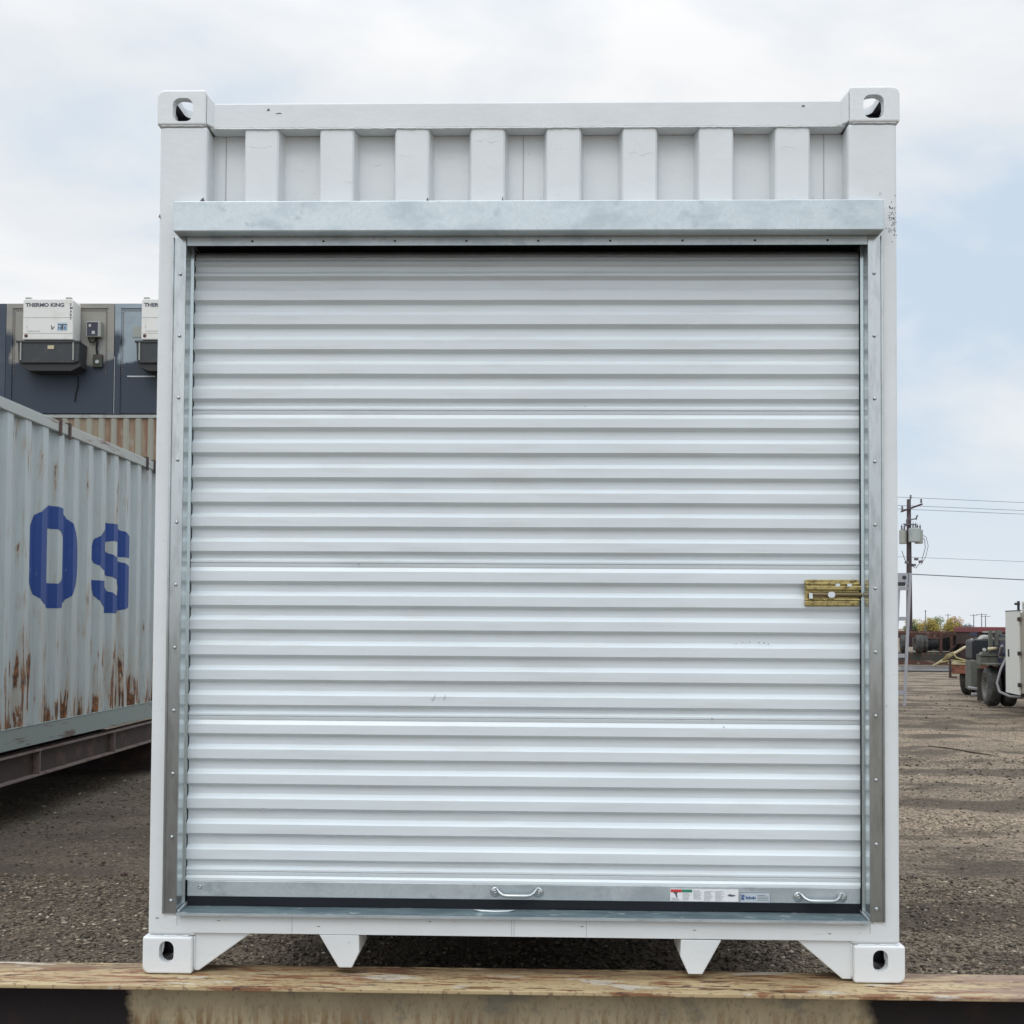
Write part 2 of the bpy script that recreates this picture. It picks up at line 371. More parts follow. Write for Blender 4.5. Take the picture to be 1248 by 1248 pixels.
def text_mesh(name, txt, size, m, parent, loc, rot, ext=.004, sx=1., bold=.0):
    cu = bpy.data.curves.new(name, 'FONT'); cu.body = txt; cu.size = size; cu.extrude = ext; cu.offset = bold
    t = bpy.data.objects.new(name, cu); COL.objects.link(t)
    dg = bpy.context.evaluated_depsgraph_get(); me = bpy.data.meshes.new_from_object(t.evaluated_get(dg))
    bpy.data.objects.remove(t); bpy.data.curves.remove(cu)
    me.materials.clear(); me.materials.append(m)
    o = bpy.data.objects.new(name, me); COL.objects.link(o); o.parent = parent; o.location = loc; o.rotation_euler = rot; o.scale = (sx, 1, 1)
    return o

# corner casting: local x inward from outer side, y back from the face, z up; hollow with three openings
def casting_mesh(sx, sz, ox, oy, oz, simple=False, sy=1, dy=0.):
    """returns a mesh of a casting placed with mirrored axes"""
    def tmp(mb):
        return mb.build('tmp', M['casting'])
    a = tmp(MB().prism([(.162, 0), (.162, .118), (0, .118)]+[(.024-.024*math.cos(R(t)), .024-.024*math.sin(R(t))) for t in (0, 18, 36, 54, 72, 90)], 1, 0, .178))
    bv = a.modifiers.new('b', 'BEVEL'); bv.width = .007; bv.segments = 3; bv.limit_method = 'ANGLE'
    cut = [MB().box(.027, .137, .03, .150, .026, .093),
           MB().prism(rr(.052, .119, .028, .106, .024) if sz < 0 else rr(.055, .103, .036, .105, .0235), 1, -.02, .05),
           MB().prism(rr(.05, .13, .030, .095, .03), 0, -.02, .05),
           MB().prism(rr(.050, .114, .027, .151, .031), 2, -.02, .05)]
    cs = []
    for c in cut:
        c = tmp(c); cs.append(c)
        if simple and len(cs) == 1: continue
        b = a.modifiers.new('c', 'BOOLEAN'); b.object = c; b.operation = 'DIFFERENCE'; b.solver = 'EXACT'
    dg = bpy.context.evaluated_depsgraph_get(); me = bpy.data.meshes.new_from_object(a.evaluated_get(dg))
    for o in [a]+cs: bpy.data.objects.remove(o)
    flip = (sx*sz*sy) < 0
    for p_ in me.polygons:
        c = p_.center; p_.material_index = 1 if (.0265 < c.x < .1375 and .0295 < c.y < .1505 and .0255 < c.z < .0935) else 0
    me.transform(Matrix(((sx, 0, 0, ox), (0, sy, 0, oy), (0, 0, sz, oz), (0, 0, 0, 1))))
    if flip: me.flip_normals()
    return me
M['cast_in'] = mat('bare_casting_inside', (.045, .045, .055), .6)
def put(name, me, parent, m=None, label=None):
    o = bpy.data.objects.new(name, me); COL.objects.link(o); o.parent = parent
    idx = [p_.material_index for p_ in me.polygons]
    me.materials.clear(); me.materials.append(m or M['casting']); me.materials.append(M['cast_in'])
    me.polygons.foreach_set('material_index', idx)
    if label: o['label'] = label
    return o

def corr(L0, L1, pitch=.278, flat=.070, slope=.068, depth=.036, phase=0.):
    """corrugation: list of (along, inset) from L0 to L1"""
    pts = []; k = math.floor((L0-phase)/pitch)-1
    while True:
        b = phase+k*pitch
        if b > L1: break
        for a, d in ((b, 0), (b+flat, 0), (b+flat+slope, depth), (b+pitch-slope, depth)): pts.append((a, d))
        k += 1
    def val(x):
        for (a, d), (c, e) in zip(pts, pts[1:]):
            if a <= x <= c: return d if c == a else d+(e-d)*(x-a)/(c-a)
        return 0
    out = [(L0, val(L0))]+[p for p in pts if L0 < p[0] < L1]+[(L1, val(L1))]
    return out, val

# ------------------------------------------------------------------ GROUND
GZ = -.40
def rut(x, y):
    v = noise.noise(Vector((x*.25+.11*y, y*1.15, 3.)))*.5+noise.noise(Vector((x*.6, y*2.6, 8.)))*.25
    return v
def gh(x, y):
    h = .035*noise.noise(Vector((x*.35, y*.35, 0)))+.012*noise.noise(Vector((x*2.1, y*2.1, 5)))+.006*noise.noise(Vector((x*7, y*7, 9)))
    k = min(1, max(0, (x-1.0)/2.))*min(1, max(0, (y-1.5)/3.))*max(0, 1-max(0, y-16)/8.)
    h += .11*k*rut(x, y)+.03*k*noise.noise(Vector((x*1.6, y*3.2, 2)))
    near = 1 if y < 20 else 0
    t = min(1, max(0, (-x-5.2)/1.6))*min(1, max(0, (y-12)/4.)); h += .40*t
    d = math.hypot(x, y)
    if d > 60: h *= max(0, 1-(d-60)/60)
    if abs(x) < 3.8 and abs(y) < .45: h = min(h, 0)*.2-.004
    return GZ+h
def axis_pts(lo, hi, d0, grow, far_lo, far_hi):
    p = []; x = lo
    while x <= hi: p.append(x); x += d0
    a = [hi]; d = d0
    while a[-1] < far_hi: d *= grow; a.append(a[-1]+d)
    b = [lo]; d = d0
    while b[-1] > far_lo: d *= grow; b.append(b[-1]-d)
    return sorted(set([round(v, 4) for v in p+a[1:]+b[1:]]))
xs = axis_pts(-5, 6, .055, 1.07, -2600, 2600); ys = axis_pts(.2, 9, .05, 1.05, -400, 3200)
gm = MB()
gm.v = [(x, y, gh(x, y)) for y in ys for x in xs]; nx = len(xs)
gm.f = [(j*nx+i, j*nx+i+1, (j+1)*nx+i+1, (j+1)*nx+i) for j in range(len(ys)-1) for i in range(nx-1)]
def gcol(H, cur):
    N, L = H['N'], H['L']
    big = H['ramp'](H['nz']((.22, .8, .3), 6, 1.), .40, .62)
    cur = H['mixc'](big, (.50, .395, .285), (.33, .262, .19))
    damp = H['ramp'](H['nz']((.7, 1.7, .5), 8, 5.), .48, .57)
    cur = H['mixc'](H['mul'](damp, .8), cur, (.085, .069, .053))
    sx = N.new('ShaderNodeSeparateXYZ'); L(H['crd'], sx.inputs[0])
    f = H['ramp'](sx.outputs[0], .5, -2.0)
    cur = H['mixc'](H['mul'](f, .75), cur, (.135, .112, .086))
    cur = H['mixc'](H['ramp'](H['nz']((11, 15, 9), 5, 12.), .50, .66, .0, .6), cur, (.11, .09, .07))
    cur = H['mixc'](H['ramp'](H['nz'](46, 6, 2.), .44, .56, .0, .8), cur, (.085, .067, .051))
    cur = H['mixc'](H['ramp'](H['nz'](75, 4, 3.), .60, .68, .0, .6), cur, (.36, .33, .28))
    return cur
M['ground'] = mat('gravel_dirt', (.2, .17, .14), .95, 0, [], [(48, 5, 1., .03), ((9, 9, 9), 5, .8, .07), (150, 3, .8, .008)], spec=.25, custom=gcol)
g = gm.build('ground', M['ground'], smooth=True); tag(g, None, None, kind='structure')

# loose stones
st = MB(); rnd = random.Random(3)
ico = [(0, 0, 1), (.9, 0, .3), (.28, .85, .3), (-.72, .53, .3), (-.72, -.53, .3), (.28, -.85, .3), (.5, .5, -.5), (-.5, .5, -.5), (-.5, -.5, -.5), (.5, -.5, -.5)]
icf = [(0, 1, 2), (0, 2, 3), (0, 3, 4), (0, 4, 5), (0, 5, 1), (1, 6, 2), (2, 7, 3), (3, 8, 4), (4, 8, 9, 5), (5, 9, 1), (1, 9, 6), (2, 6, 7), (3, 7, 8), (6, 9, 8, 7)]
def stone(x, y, r):
    a = rnd.uniform(0, 6.28); c, s2 = math.cos(a), math.sin(a); ax, ay, az = r*rnd.uniform(.7, 1.4), r*rnd.uniform(.5, 1), r*rnd.uniform(.35, .75)
    z = gh(x, y)+az*.25
    st.add([(x+(p[0]*ax*c-p[1]*ay*s2), y+(p[0]*ax*s2+p[1]*ay*c), z+p[2]*az*rnd.uniform(.8, 1.15)) for p in ico], icf)
for reg, n in (((-3.8, -1.1, .35, 3.0), 22000), ((-1.2, 1.3, .9, 2.4), 8000), ((1.0, 3.4, .35, 3.2), 17000), ((1.2, 7.0, 3.2, 9.5), 6500), ((-4.5, -1.2, 3.2, 7), 6000), ((3, 15, 9, 22), 2200)):
    for _ in range(n):
        x = rnd.uniform(reg[0], reg[1]); y = rnd.uniform(reg[2], reg[3])
        if abs(y) < .12 and abs(x) < 3.7: continue
        stone(x, y, .0035+.013*rnd.random()**2.2*(1+max(0, y-4)*.12))
def stcol(H, cur):
    N, L = H['N'], H['L']
    gi = N.new('ShaderNodeNewGeometry'); r = gi.outputs['Random Per Island']
    c = N.new('ShaderNodeValToRGB'); L(r, c.inputs[0]); el = c.color_ramp.elements
    el[0].position = 0; el[0].color = (.045, .037, .030, 1); el[1].position = 1; el[1].color = (.50, .44, .35, 1)
    for p, q in ((.55, (.135, .107, .078, 1)), (.955, (.235, .19, .14, 1))): k = el.new(p); k.color = q
    return c.outputs[0]
M['stones'] = mat('stones', (.2, .2, .2), .9, spec=.2, custom=stcol)
o = st.build('gravel', M['stones']); tag(o, 'loose pale and dark stones scattered over the dirt yard', 'gravel', kind='stuff')

def ground_stick(name, pts, r_, m, label):
    o = MB().tube([(x, y, gh(x, y)+r_*.6) for x, y in pts], [r_*.5]+[r_]*(len(pts)-2)+[r_*.4], 6).build(name, m); tag(o, label, 'stick')
M['twig'] = mat('dark_wood', (.05, .035, .025), .9)
ground_stick('stick', [(5.10, 10.45), (5.26, 10.28), (5.42, 10.0), (5.60, 9.70)], .012, M['twig'], 'thin dark stick lying on the dirt to the right of the white container')
M['brick'] = mat('dark_red_stone', (.045, .014, .014), .85)
sbx = st; st = MB(); rnd2 = rnd; stone(-2.45, 3.0, .030); o = st.build('rock', M['brick']); tag(o, 'dark red lump lying on the gravel to the left of the white container', 'rock'); st = sbx

# paved strip and puddles far off
pd = MB()
def blob(cx, cy, rx, ry, z, n=26, sd=0):
    pts = [(cx+rx*math.cos(2*math.pi*k/n)*(1+.35*noise.noise(Vector((k*.5, sd, 0)))), cy+ry*math.sin(2*math.pi*k/n)*(1+.35*noise.noise(Vector((k*.5, sd, 4)))), z) for k in range(n)]
    pd.add(pts, [tuple(range(n))])
M['wet'] = mat('wet_mud', (.20, .20, .195), .22, 0, [((.6, 2, 1), 5, .45, .55, (.10, .09, .08), .9)])
blob(14.8, 37.0, 5.0, 2.6, GZ+.03, sd=2)
o = pd.build('puddle', M['wet']); tag(o, None, None, kind='structure')

# ------------------------------------------------------------------ STEEL BEAM
def make_beam(name, label, y):
    b = thing(name, label, 'steel beam', (0, y, GZ))
    MB().box(-3.6, 3.6, -.110, .108, .384, .398).build('flange', M['flange'], b, bevel=.003)
    MB().box(-3.6, 3.6, -.006, .006, .014, .384).build('web', M['web'], b)
    MB().box(-3.6, 3.6, -.110, .108, 0, .014).build('flange', M['rusty'], b, bevel=.003)
    return b
make_beam('steel_beam', 'long steel beam with flaking cream paint, lying under the front corners of the white container', 0)

# ------------------------------------------------------------------ WHITE CONTAINER
wc = thing('shipping_container', 'freshly painted white shipping container with a roll-up door fitted in its end', 'shipping container', (0, 0, 0))
put('corner_casting', casting_mesh(1, -1, -1.219, 0, 2.896), wc)
put('corner_casting', casting_mesh(-1, -1, 1.219, 0, 2.896), wc)
put('corner_casting', casting_mesh(1, 1, -1.224, -.002, 0), wc)
put('corner_casting', casting_mesh(-1, 1, 1.224, -.002, 0), wc)
LEN = 6.058
for sx in (-1, 1):
    for sz, oz in ((1, 0), (-1, 2.896)):
        put('corner_casting', casting_mesh(-sx, sz, sx*1.219, LEN, oz, sy=-1), wc)
# corner posts
for sx in (-1, 1):
    po = [(1.211, .1185), (1.052, .1185), (1.052, .1895), (1.1185, .1895), (1.1185, 2.406), (1.052, 2.406), (1.052, 2.7775), (1.211, 2.7775)]
    MB().prism([(sx*u, v) for u, v in po], 1, .007, .155).build('corner_post', M['white'], wc, bevel=.011)
    x0, x1 = sorted((sx*1.211, sx*1.06))
    MB().box(x0, x1, LEN-.15, LEN-.006, .1185, 2.7775).build('corner_post', M['white'], wc, bevel=.008)
# rails and header across the front
MB().box(-1.051, 1.051, .0235, .12, 2.7735, 2.862).build('top_rail', M['white'], wc, bevel=.006)
fil = MB()
for sx in (-1, 1):   # sloping weld pieces between casting and rail
    fil.add([(sx*1.056, .006, 2.782), (sx*1.056, .006, 2.888), (sx*1.034, .024, 2.864), (sx*1.034, .024, 2.778), (sx*1.056, .11, 2.782), (sx*1.056, .11, 2.888), (sx*1.034, .11, 2.864), (sx*1.034, .11, 2.778)],
            [(0, 1, 2, 3), (4, 5, 6, 7), (0, 1, 5, 4), (1, 2, 6, 5), (2, 3, 7, 6), (3, 0, 4, 7)])
fil.build('rail_gusset', M['white'], wc, bevel=.004)
MB().box(-1.078, 1.078, .0066, .10, .1305, .1903).build('bottom_rail', M['white'], wc, bevel=.0008)
# corrugated end panel above the door
prof = [(-1.056, .078), (-.942, .078)]
for k in range(8):
    a = -.936+.2505*k
    for (px_, py_) in ((a-.008, .078), (a-.006, .0755), (a+.003, .030), (a+.008, .0255), (a+.110, .0255), (a+.116, .030), (a+.126, .0755), (a+.129, .078)): prof.append((px_, py_))
prof += [(1.056, .078)]
prof = sorted(prof, key=lambda p: p[0])
pn = MB().strip(prof, 2, 2.4065, 2.7725, 3); o = pn.build('end_panel', M['white'], wc, smooth=False)
bs = MB()
for x in (-1.010, -.008, .992): bs.box(x-.0012, x+.0012, .0755, .0785, 2.50, 2.772)
bs.build('panel_seam', M['seam'], wc)
# paint nicks and scars
sc = MB()
def nick(x, z, w_, h_, y):
    sc.prism([(x, z), (x+w_*.55, z+h_*.1), (x+w_, z), (x+w_*.8, z+h_*.6), (x+w_*.75, z+h_), (x+w_*.35, z+h_*.75)], 1, y-.0012, y)
nick(-1.075, 2.521, .018, .016, .007); nick(-.330, 2.521, .012, .022, .0255); nick(-.078, 2.521, .006, .026, .0255); nick(.168, 2.521, .007, .008, .0255)
nick(.424, 2.521, .005, .012, .0255); nick(-1.2105, 2.47, .006, .012, .007); nick(.905, 2.84, .012, .006, .0235); nick(-.86, 2.835, .010, .008, .0235); nick(-.83, 2.825, .02, .003, .0235)
for _ in range(60):
    x, z = rnd.gauss(1.192, .010), rnd.gauss(2.46, .035)
    if 1.172 < x < 1.208: nick(x, z, .0035, .003, .007)
for _ in range(26):
    x, z = rnd.uniform(-1.2, -.9), rnd.gauss(.05, .02)
for x, z in ((-1.186, .176), (-.985, .170), (-.66, .155), (.19, .165), (.55, .158), (.98, .152), (-.3, .175)): nick(x, z, .012, .0025, .0066)
sc.build('paint_scar', M['scar'], wc)
# runs and wrinkles in thick paint
wr = MB()
def wrinkle(x, z, w_, y, seed):
    r2 = random.Random(seed); pts = []
    n = 9
    for i in range(n): pts.append((x+w_*i/(n-1), y+.0003, z-.007*math.sin(i*math.pi/(n-1))*r2.uniform(-.6, 1.6)+r2.uniform(-.003, .003)))
    wr.tube(pts, [.0003]+[.0010*r2.uniform(.6, 1.2) for _ in pts[2:]]+[.0003], 5)
for k in (0, 2, 3, 5, 7):
    a = -.936+.2505*k
    wrinkle(a+.012, 2.718+(.03 if k else -.02)*math.sin(k*2.3), .09 if k in (0, 3, 5) else .06, .0255, k)
for x, z in ((-.78, 2.66), (-.28, 2.70), (.33, 2.705), (.58, 2.70), (.84, 2.70), (-.53, 2.68)): wrinkle(x, z, .05, .078, int(x*100)+200)
for x, z, w_ in ((-.95, .15, .08), (-.72, .145, .12), (.47, .146, .05), (.60, .150, .07), (.93, .143, .10), (-.42, .178, .07)): wrinkle(x, z, w_, .0078, int(x*100)+400)
wr.build('paint_wrinkle', M['white'], wc, smooth=True)
# vertical weld lines on the bottom rail
ws = MB()
for x in (-.74, -.03, -.022, .21): ws.box(x-.0008, x+.0008, .0056, .0065, .134, .187)
for sx in (-1, 1): ws.box(sx*1.115-.0008, sx*1.115+.0008, .0058, .0072, .155, .192)
ws.build('weld_line', M['seam'], wc)
# weld beads round the castings
def bead(pts, seed):
    r2 = random.Random(seed); q = []
    for a, b in zip(pts, pts[1:]):
        n = max(2, int((Vector(b)-Vector(a)).length/.009))
        for i in range(n): q.append(Vector(a).lerp(Vector(b), i/n)+Vector((0, r2.uniform(-.0004, .0004), r2.uniform(-.0008, .0008))))
    MB().tube(q, [.0028*r2.uniform(.75, 1.25) for _ in q], 6).build('weld_bead', M['white'], wc, smooth=True)
for sx in (-1, 1):
    bead([(sx*1.208, .0065, 2.7772), (sx*1.055, .0065, 2.7772)], 3+sx)
    bead([(sx*1.208, .0062, .1195), (sx*1.064, .0062, .1195)], 8+sx)
    bead([(sx*1.0595, .016, .012), (sx*1.0595, .016, .128)], 12+sx)
bead([(-1.03, .0232, 2.7738), (1.03, .0232, 2.7738)], 20)
# gussets at the castings
for sx, xt, xb in ((-1, -.874, -1.045), (1, .883, 1.030)):
    MB().prism([(sx*1.0608, .1295), (xt, .1295), (xb, .006), (sx*1.0608, .006)], 1, .018, .032).build('corner_gusset', M['white'], wc, bevel=.003)
# tapered feet
for pts in ([(-.653, .1295), (-.523, .1295), (-.521, .074), (-.545, .024), (-.588, .024)], [(.643, .1275), (.513, .1275), (.511, .074), (.537, .018), (.582, .018)]):
    MB().prism(pts, 1, .008, .165).build('tunnel_foot', M['white'], wc, bevel=.003)
# floor, roof, sides, back
for sx in (-1, 1):
    pr, _ = corr(.16, LEN-.15)
    MB().strip([(sx*(1.209-d), y) for y, d in pr], 2, .16, 2.80).build('side_wall', M['white'], wc)
    x0, x1 = sorted((sx*1.215, sx*1.155))
    MB().box(x0, x1, .179, LEN-.179, 2.80, 2.866).build('top_rail', M['white'], wc, bevel=.006)
    MB().box(x0, x1, .179, LEN-.179, .03, .16).build('bottom_rail', M['white'], wc, bevel=.006)
MB().box(-1.154, 1.154, .121, LEN-.02, 2.835, 2.848).build('roof', M['white'], wc)
MB().box(-1.154, 1.154, .105, LEN-.02, .15, .182).build('floor', M['dark'], wc)
cm = MB()
for i in range(15): y = .45+i*.37; cm.box(-1.154, 1.154, y, y+.045, .045, .149)
cm.build('floor_crossmember', M['rusty'], wc)
MB().box(-1.06, 1.06, LEN-.06, LEN-.02, .183, 2.83).build('back_wall', M['white'], wc)

# --- roll-up door parts
MB().box(-1.142, 1.150, -.050, .0055, 2.404, 2.503).build('lintel', M['galv'], wc, bevel=.003)
# hollow underside of the lintel: stop angle with slots
MB().box(-1.118, 1.118, .0056, .020, 2.4035, 2.4055).build('header_plate', M['galv'], wc)
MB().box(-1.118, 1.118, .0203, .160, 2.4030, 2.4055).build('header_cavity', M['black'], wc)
MB().box(-1.112, 1.112, .0015, .0050, 2.3755, 2.4032).build('stop_angle', M['galv'], wc)
sm = MB()
for x in [-.9+.235*i for i in range(9)]: sm.box(x, x+.007, .0003, .0014, 2.386, 2.392)
sm.build('stop_angle_slot', M['dark'], wc)
JZ0, JZ1 = .193, 2.4035
for sx, xo, xi in ((-1, 1.160, 1.115), (1, 1.160, 1.113)):
    a, b = sorted((sx*xo, sx*xi))
    jb = MB().box(a, b, .000, .0065, JZ0, JZ1)
    e0, e1 = sorted((sx*xo, sx*(xo-.006))); jb.box(e0, e1, -.006, -.0002, JZ0, JZ1)
    j = jb.build('door_jamb', M['galv_jamb'], wc, bevel=.0012)
    rv = MB()
    zz = [.235+.2045*i for i in range(11)]
    for z in zz: rv.lathe([(-.006, .0001), (-.0055, .003), (-.0035, .0052), (-.0002, .0058), (-.0002, .0001)], (sx*1.133, 0, z), 1, 10)
    rv.build('rivet', M['chrome'], j, smooth=True)
    # guide channel going back from the jamb
    a, b = sorted((sx*(xi), sx*(xi+.003)))
    gb = MB().box(a, b, .0067, .135, JZ0+.004, JZ1)
    a, b = sorted((sx*xi, sx*(xi-.005))); gb.box(a, b, .066, .069, JZ0+.004, JZ1)
    gd_ = gb.build('door_guide', M['galv_guide'], wc)
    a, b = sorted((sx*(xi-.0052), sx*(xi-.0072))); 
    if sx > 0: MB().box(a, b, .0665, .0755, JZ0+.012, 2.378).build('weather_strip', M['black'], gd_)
# curtain profile
zf = lambda z: 1.13+(z-1.13)*1.0058
dark = [2.287, 2.206, 2.125, 2.041, 1.959, 1.876, 1.780, 1.696, 1.613, 1.531, 1.450, 1.367, 1.268, 1.188, 1.108, 1.024, .942, .859, .764, .681, .599, .518, .435, .351]
seam = {1.876: 1.842, 1.367: 1.333, .859: .826, .351: .315}
Yp, Yr = .078, .0945
P = [(.16, zf(2.392)), (.12, zf(2.385)), (.098, zf(2.370)), (.088, zf(2.356)), (.094, zf(2.352)), (.084, zf(2.343)), (.082, zf(2.334)), (.092, zf(2.327)), (.092, zf(2.312)), (.0785, zf(2.300))]
for i, z in enumerate(dark):
    P += [(Yp, zf(z+.0060)), (Yp+.0012, zf(z+.0046)), (Yr-.0015, zf(z-.0040)), (Yr, zf(z-.0062))]
    nxt = dark[i+1] if i+1 < len(dark) else .282-.02
    if z in seam:
        s = seam[z]
        P += [(Yr, zf(s+.018)), (Yp+.004, zf(s+.009)), (Yp+.004, zf(s+.003)), (Yp+.009, zf(s+.0015)), (Yp+.009, zf(s)), (Yp+.005, zf(s-.002)), (Yp+.007, zf(s-.010)), (Yp+.0085, zf(s-.013))]
        if i+1 < len(dark): P += [(Yp+.0015, zf(s-.0245)), (Yp, zf(s-.027))]
    else:
        t = nxt+.0365 if i+1 < len(dark) else z-.035
        P += [(Yr, zf(t+.0155)), (Yr-.0015, zf(t+.0135)), (Yp+.0015, zf(t+.0015)), (Yp, zf(t))]
P += [(Yp+.001, .290), (Yp+.001, .282)]
cu = MB().strip(P, 0, -1.1125, 1.1125, 40)
# slight oil-canning of the thin sheet
cu.v = [(x, y+.0030*noise.noise(Vector((x*1.5, z*2.0, 3)))+.0008*noise.noise(Vector((x*6, z*1.1, 9))), z+.0006*noise.noise(Vector((x*2.4, z, 1)))) for x, y, z in cu.v]
door = cu.build('door_curtain', M['curtain'], wc)
MB().box(-1.106, 1.106, .0765, .100, .230, .2815).build('bottom_bar', M['galv'], wc, bevel=.002, label='galvanised bottom bar of the roll-up door')
# rubber seal, wavy lower edge
rs = MB(); n = 120
top = []; bot = []
for i in range(n+1):
    x = -1.104+2.208*i/n; top.append((x, .084, .2295)); bot.append((x, .082+.004*noise.noise(Vector((x*5, 0, 2))), .2005+.006*max(0, noise.noise(Vector((x*3.1, 1, 0))))))
rs.v = top+bot; m_ = n+1
rs.f = [(i, i+1, m_+i+1, m_+i) for i in range(n)]
so_ = rs.build('rubber_seal', M['black'], wc); sm_ = so_.modifiers.new('t', 'SOLIDIFY'); sm_.thickness = .008; sm_.offset = -1
MB().prism([(-.0095, .190), (-.0095, .1975), (.100, .2000), (.130, .2000), (.130, .1905)], 0, -1.112, 1.1105).build('door_sill', M['sill'], wc, bevel=.001)
lip = MB().box(-1.1125, 1.111, -.012, -.0097, .1895, .1985); 
for sx in (-1, 1):
    lip.add([(sx*1.1105, -.004, .1985), (sx*1.1045, -.004, .1985), (sx*1.1045, .09, .2045), (sx*1.1105, .09, .2045), (sx*1.1105, -.004, .205), (sx*1.1045, -.004, .205), (sx*1.1045, .09, .211), (sx*1.1105, .09, .211)],
            [(0, 1, 2, 3), (4, 5, 6, 7), (0, 1, 5, 4), (1, 2, 6, 5), (2, 3, 7, 6), (3, 0, 4, 7)])
lip.build('sill_edge', M['galv'], wc)
# header void behind the curtain
MB().box(-1.10, 1.10, .137, .45, 2.30, 2.75).build('curtain_roll', M['dark'], wc)

# handles on the bottom bar
def handle(xc, z):
    h = MB(); y0 = .076
    for s in (-1, 1):
        h.lathe([(-.0001, .0001), (-.0045, .004), (-.004, .0145), (-.0001, .017), (.0003, .0001)], (xc+s*.071, y0, z), 1, 18)
        h.lathe([(-.0042, .0001), (-.008, .003), (-.0066, .0075), (-.004, .0085), (-.004, .0001)], (xc+s*.071, y0, z), 1, 12)
    pts = [(xc-.071, y0-.004, z+.010), (xc-.063, y0-.010, z+.010), (xc-.055, y0-.018, z+.000), (xc-.044, y0-.024, z-.006), (xc-.03, y0-.027, z-.0075), (xc+.03, y0-.027, z-.0075),
           (xc+.044, y0-.024, z-.006), (xc+.055, y0-.018, z+.000), (xc+.063, y0-.010, z+.010), (xc+.071, y0-.004, z+.010)]
    h.tube(pts, [.004, .0045, .005, .0055, .007, .007, .0055, .005, .0045, .004], 10)
    return h
handle(-.015, .257).build('lift_handle', M['chrome'], wc, smooth=True, label='curved lift handle near the middle of the bottom bar')
handle(.975, .252).build('lift_handle', M['chrome'], wc, smooth=True, label='curved lift handle at the right end of the bottom bar')
bo = MB().lathe([(-.0001, .0001), (-.005, .0035), (-.004, .006), (-.0001, .007), (.0002, .0001)], (-1.063, .076, .262), 1, 12)
bo.build('bolt', M['chrome'], wc, smooth=True)
MB().tube([(-.158, .05, .2045), (-.13, .044, .2015), (-.085, .042, .2005), (-.045, .044, .2015), (-.018, .05, .2045)], [.002, .004, .0045, .004, .002], 8).build('pull_loop', M['chrome'], wc, smooth=True, label='thin pale loop lying on the sill under the door')
# stickers
sk = MB().box(.487, .709, .0745, .0762, .2335, .2725).build('warning_sticker', M['sticker'], wc)
MB().box(.4885, .524, .0738, .0744, .262, .2715).build('sticker_panel', M['red'], sk); MB().box(.5245, .5585, .0738, .0744, .262, .2715).build('sticker_panel', M['green'], sk)
ar = MB().prism([(.498, .264), (.512, .262), (.508, .256), (.511, .246), (.507, .246), (.503, .256), (.499, .259)], 1, .0733, .0737); ar.build('sticker_symbol', M['ink'], sk)
tx = MB()
def lines(x0, x1, z0, z1, n, y=.0738):
    for i in range(n):
        z = z1-(z1-z0)*i/max(1, n-1); tx.box(x0, x0+(x1-x0)*rnd.uniform(.65, 1), y-.0004, y, z, z+.0011)
lines(.491, .521, .237, .243, 3); lines(.527, .556, .238, .258, 6); lines(.562, .592, .241, .268, 8); lines(.597, .627, .238, .266, 8); lines(.633, .664, .238, .266, 8)
tx.build('sticker_text', M['ink_soft'], sk)
MB().prism([(.673, .254), (.680, .258), (.690, .256), (.701, .255), (.694, .251), (.684, .250), (.677, .252)], 1, .0733, .0737).build('sticker_symbol', M['ink'], sk)
sk2 = MB().box(.713, .814, .0745, .0762, .2305, .2655).build('maker_sticker', M['sticker_grey'], wc)
fr = MB(); fr.box(.714, .813, .0738, .0744, .2635, .2648).box(.714, .813, .0738, .0744, .2312, .2325).box(.714, .7153, .0738, .0744, .2325, .2635).box(.8117, .813, .0738, .0744, .2325, .2635)
for i in range(4): fr.box(.771, .771+(.036 if i != 3 else .025), .0738, .0744, .239+.0052*i, .2402+.0052*i)
fr.build('sticker_text', M['ink'], sk2)
lg = MB().box(.7185, .7225, .0733, .0737, .240, .257).box(.7245, .7285, .0733, .0737, .249, .257).box(.7235, .7275, .0733, .0737, .240, .247)
x = .733
for wd in (.0045, .004, .0045, .0035, .004, .0045, .004): lg.box(x, x+wd*.8, .0733, .0737, .243, .2515 if wd > .004 else .249); x += wd+.0006
lg.build('sticker_symbol', M['blue_ink'], sk2)
# slide bolt latch
y0 = .0775
lt = MB().prism(rr(.926, 1.104, 1.2005, 1.288, .004, 3), 1, y0-.004, y0-.0005).build('slide_latch', M['brass'], wc, bevel=.0008)
l2 = MB()
l2.box(.9275, 1.1045, y0-.012, y0-.0041, 1.2705, 1.2785)      # ridge
l2.box(.928, 1.106, y0-.018, y0-.0041, 1.2535, 1.2675)        # upper keeper channel
l2.box(.926, 1.108, y0-.010, y0-.0041, 1.2195, 1.2245)        # lower lip
l2.box(.9265, 1.103, y0-.009, y0-.0041, 1.2025, 1.2175)
l2.build('latch_channel', M['brass'], lt, bevel=.002)
rod = MB().tube([(.948, y0-.010, 1.2385), (1.1105, y0-.010, 1.2385)], .0085, 14); rod.box(.948, .986, y0-.016, y0-.006, 1.229, 1.248)
rod.build('latch_rod', mat('dull_brass', (.20, .155, .085), .4, .8), lt, smooth=False)
hl = MB().box(1.023, 1.037, y0-.0188, y0-.0182, 1.2655, 1.2745).box(1.061, 1.076, y0-.0188, y0-.0182, 1.2655, 1.2745).box(.937, .949, y0-.0172, y0-.0166, 1.2255, 1.2435)
hl.prism(rr(.998, 1.021, 1.2290, 1.2475, .008, 4), 1, y0-.0195, y0-.0188)
hl.build('latch_hole', M['curtain'], lt)
sw = MB()
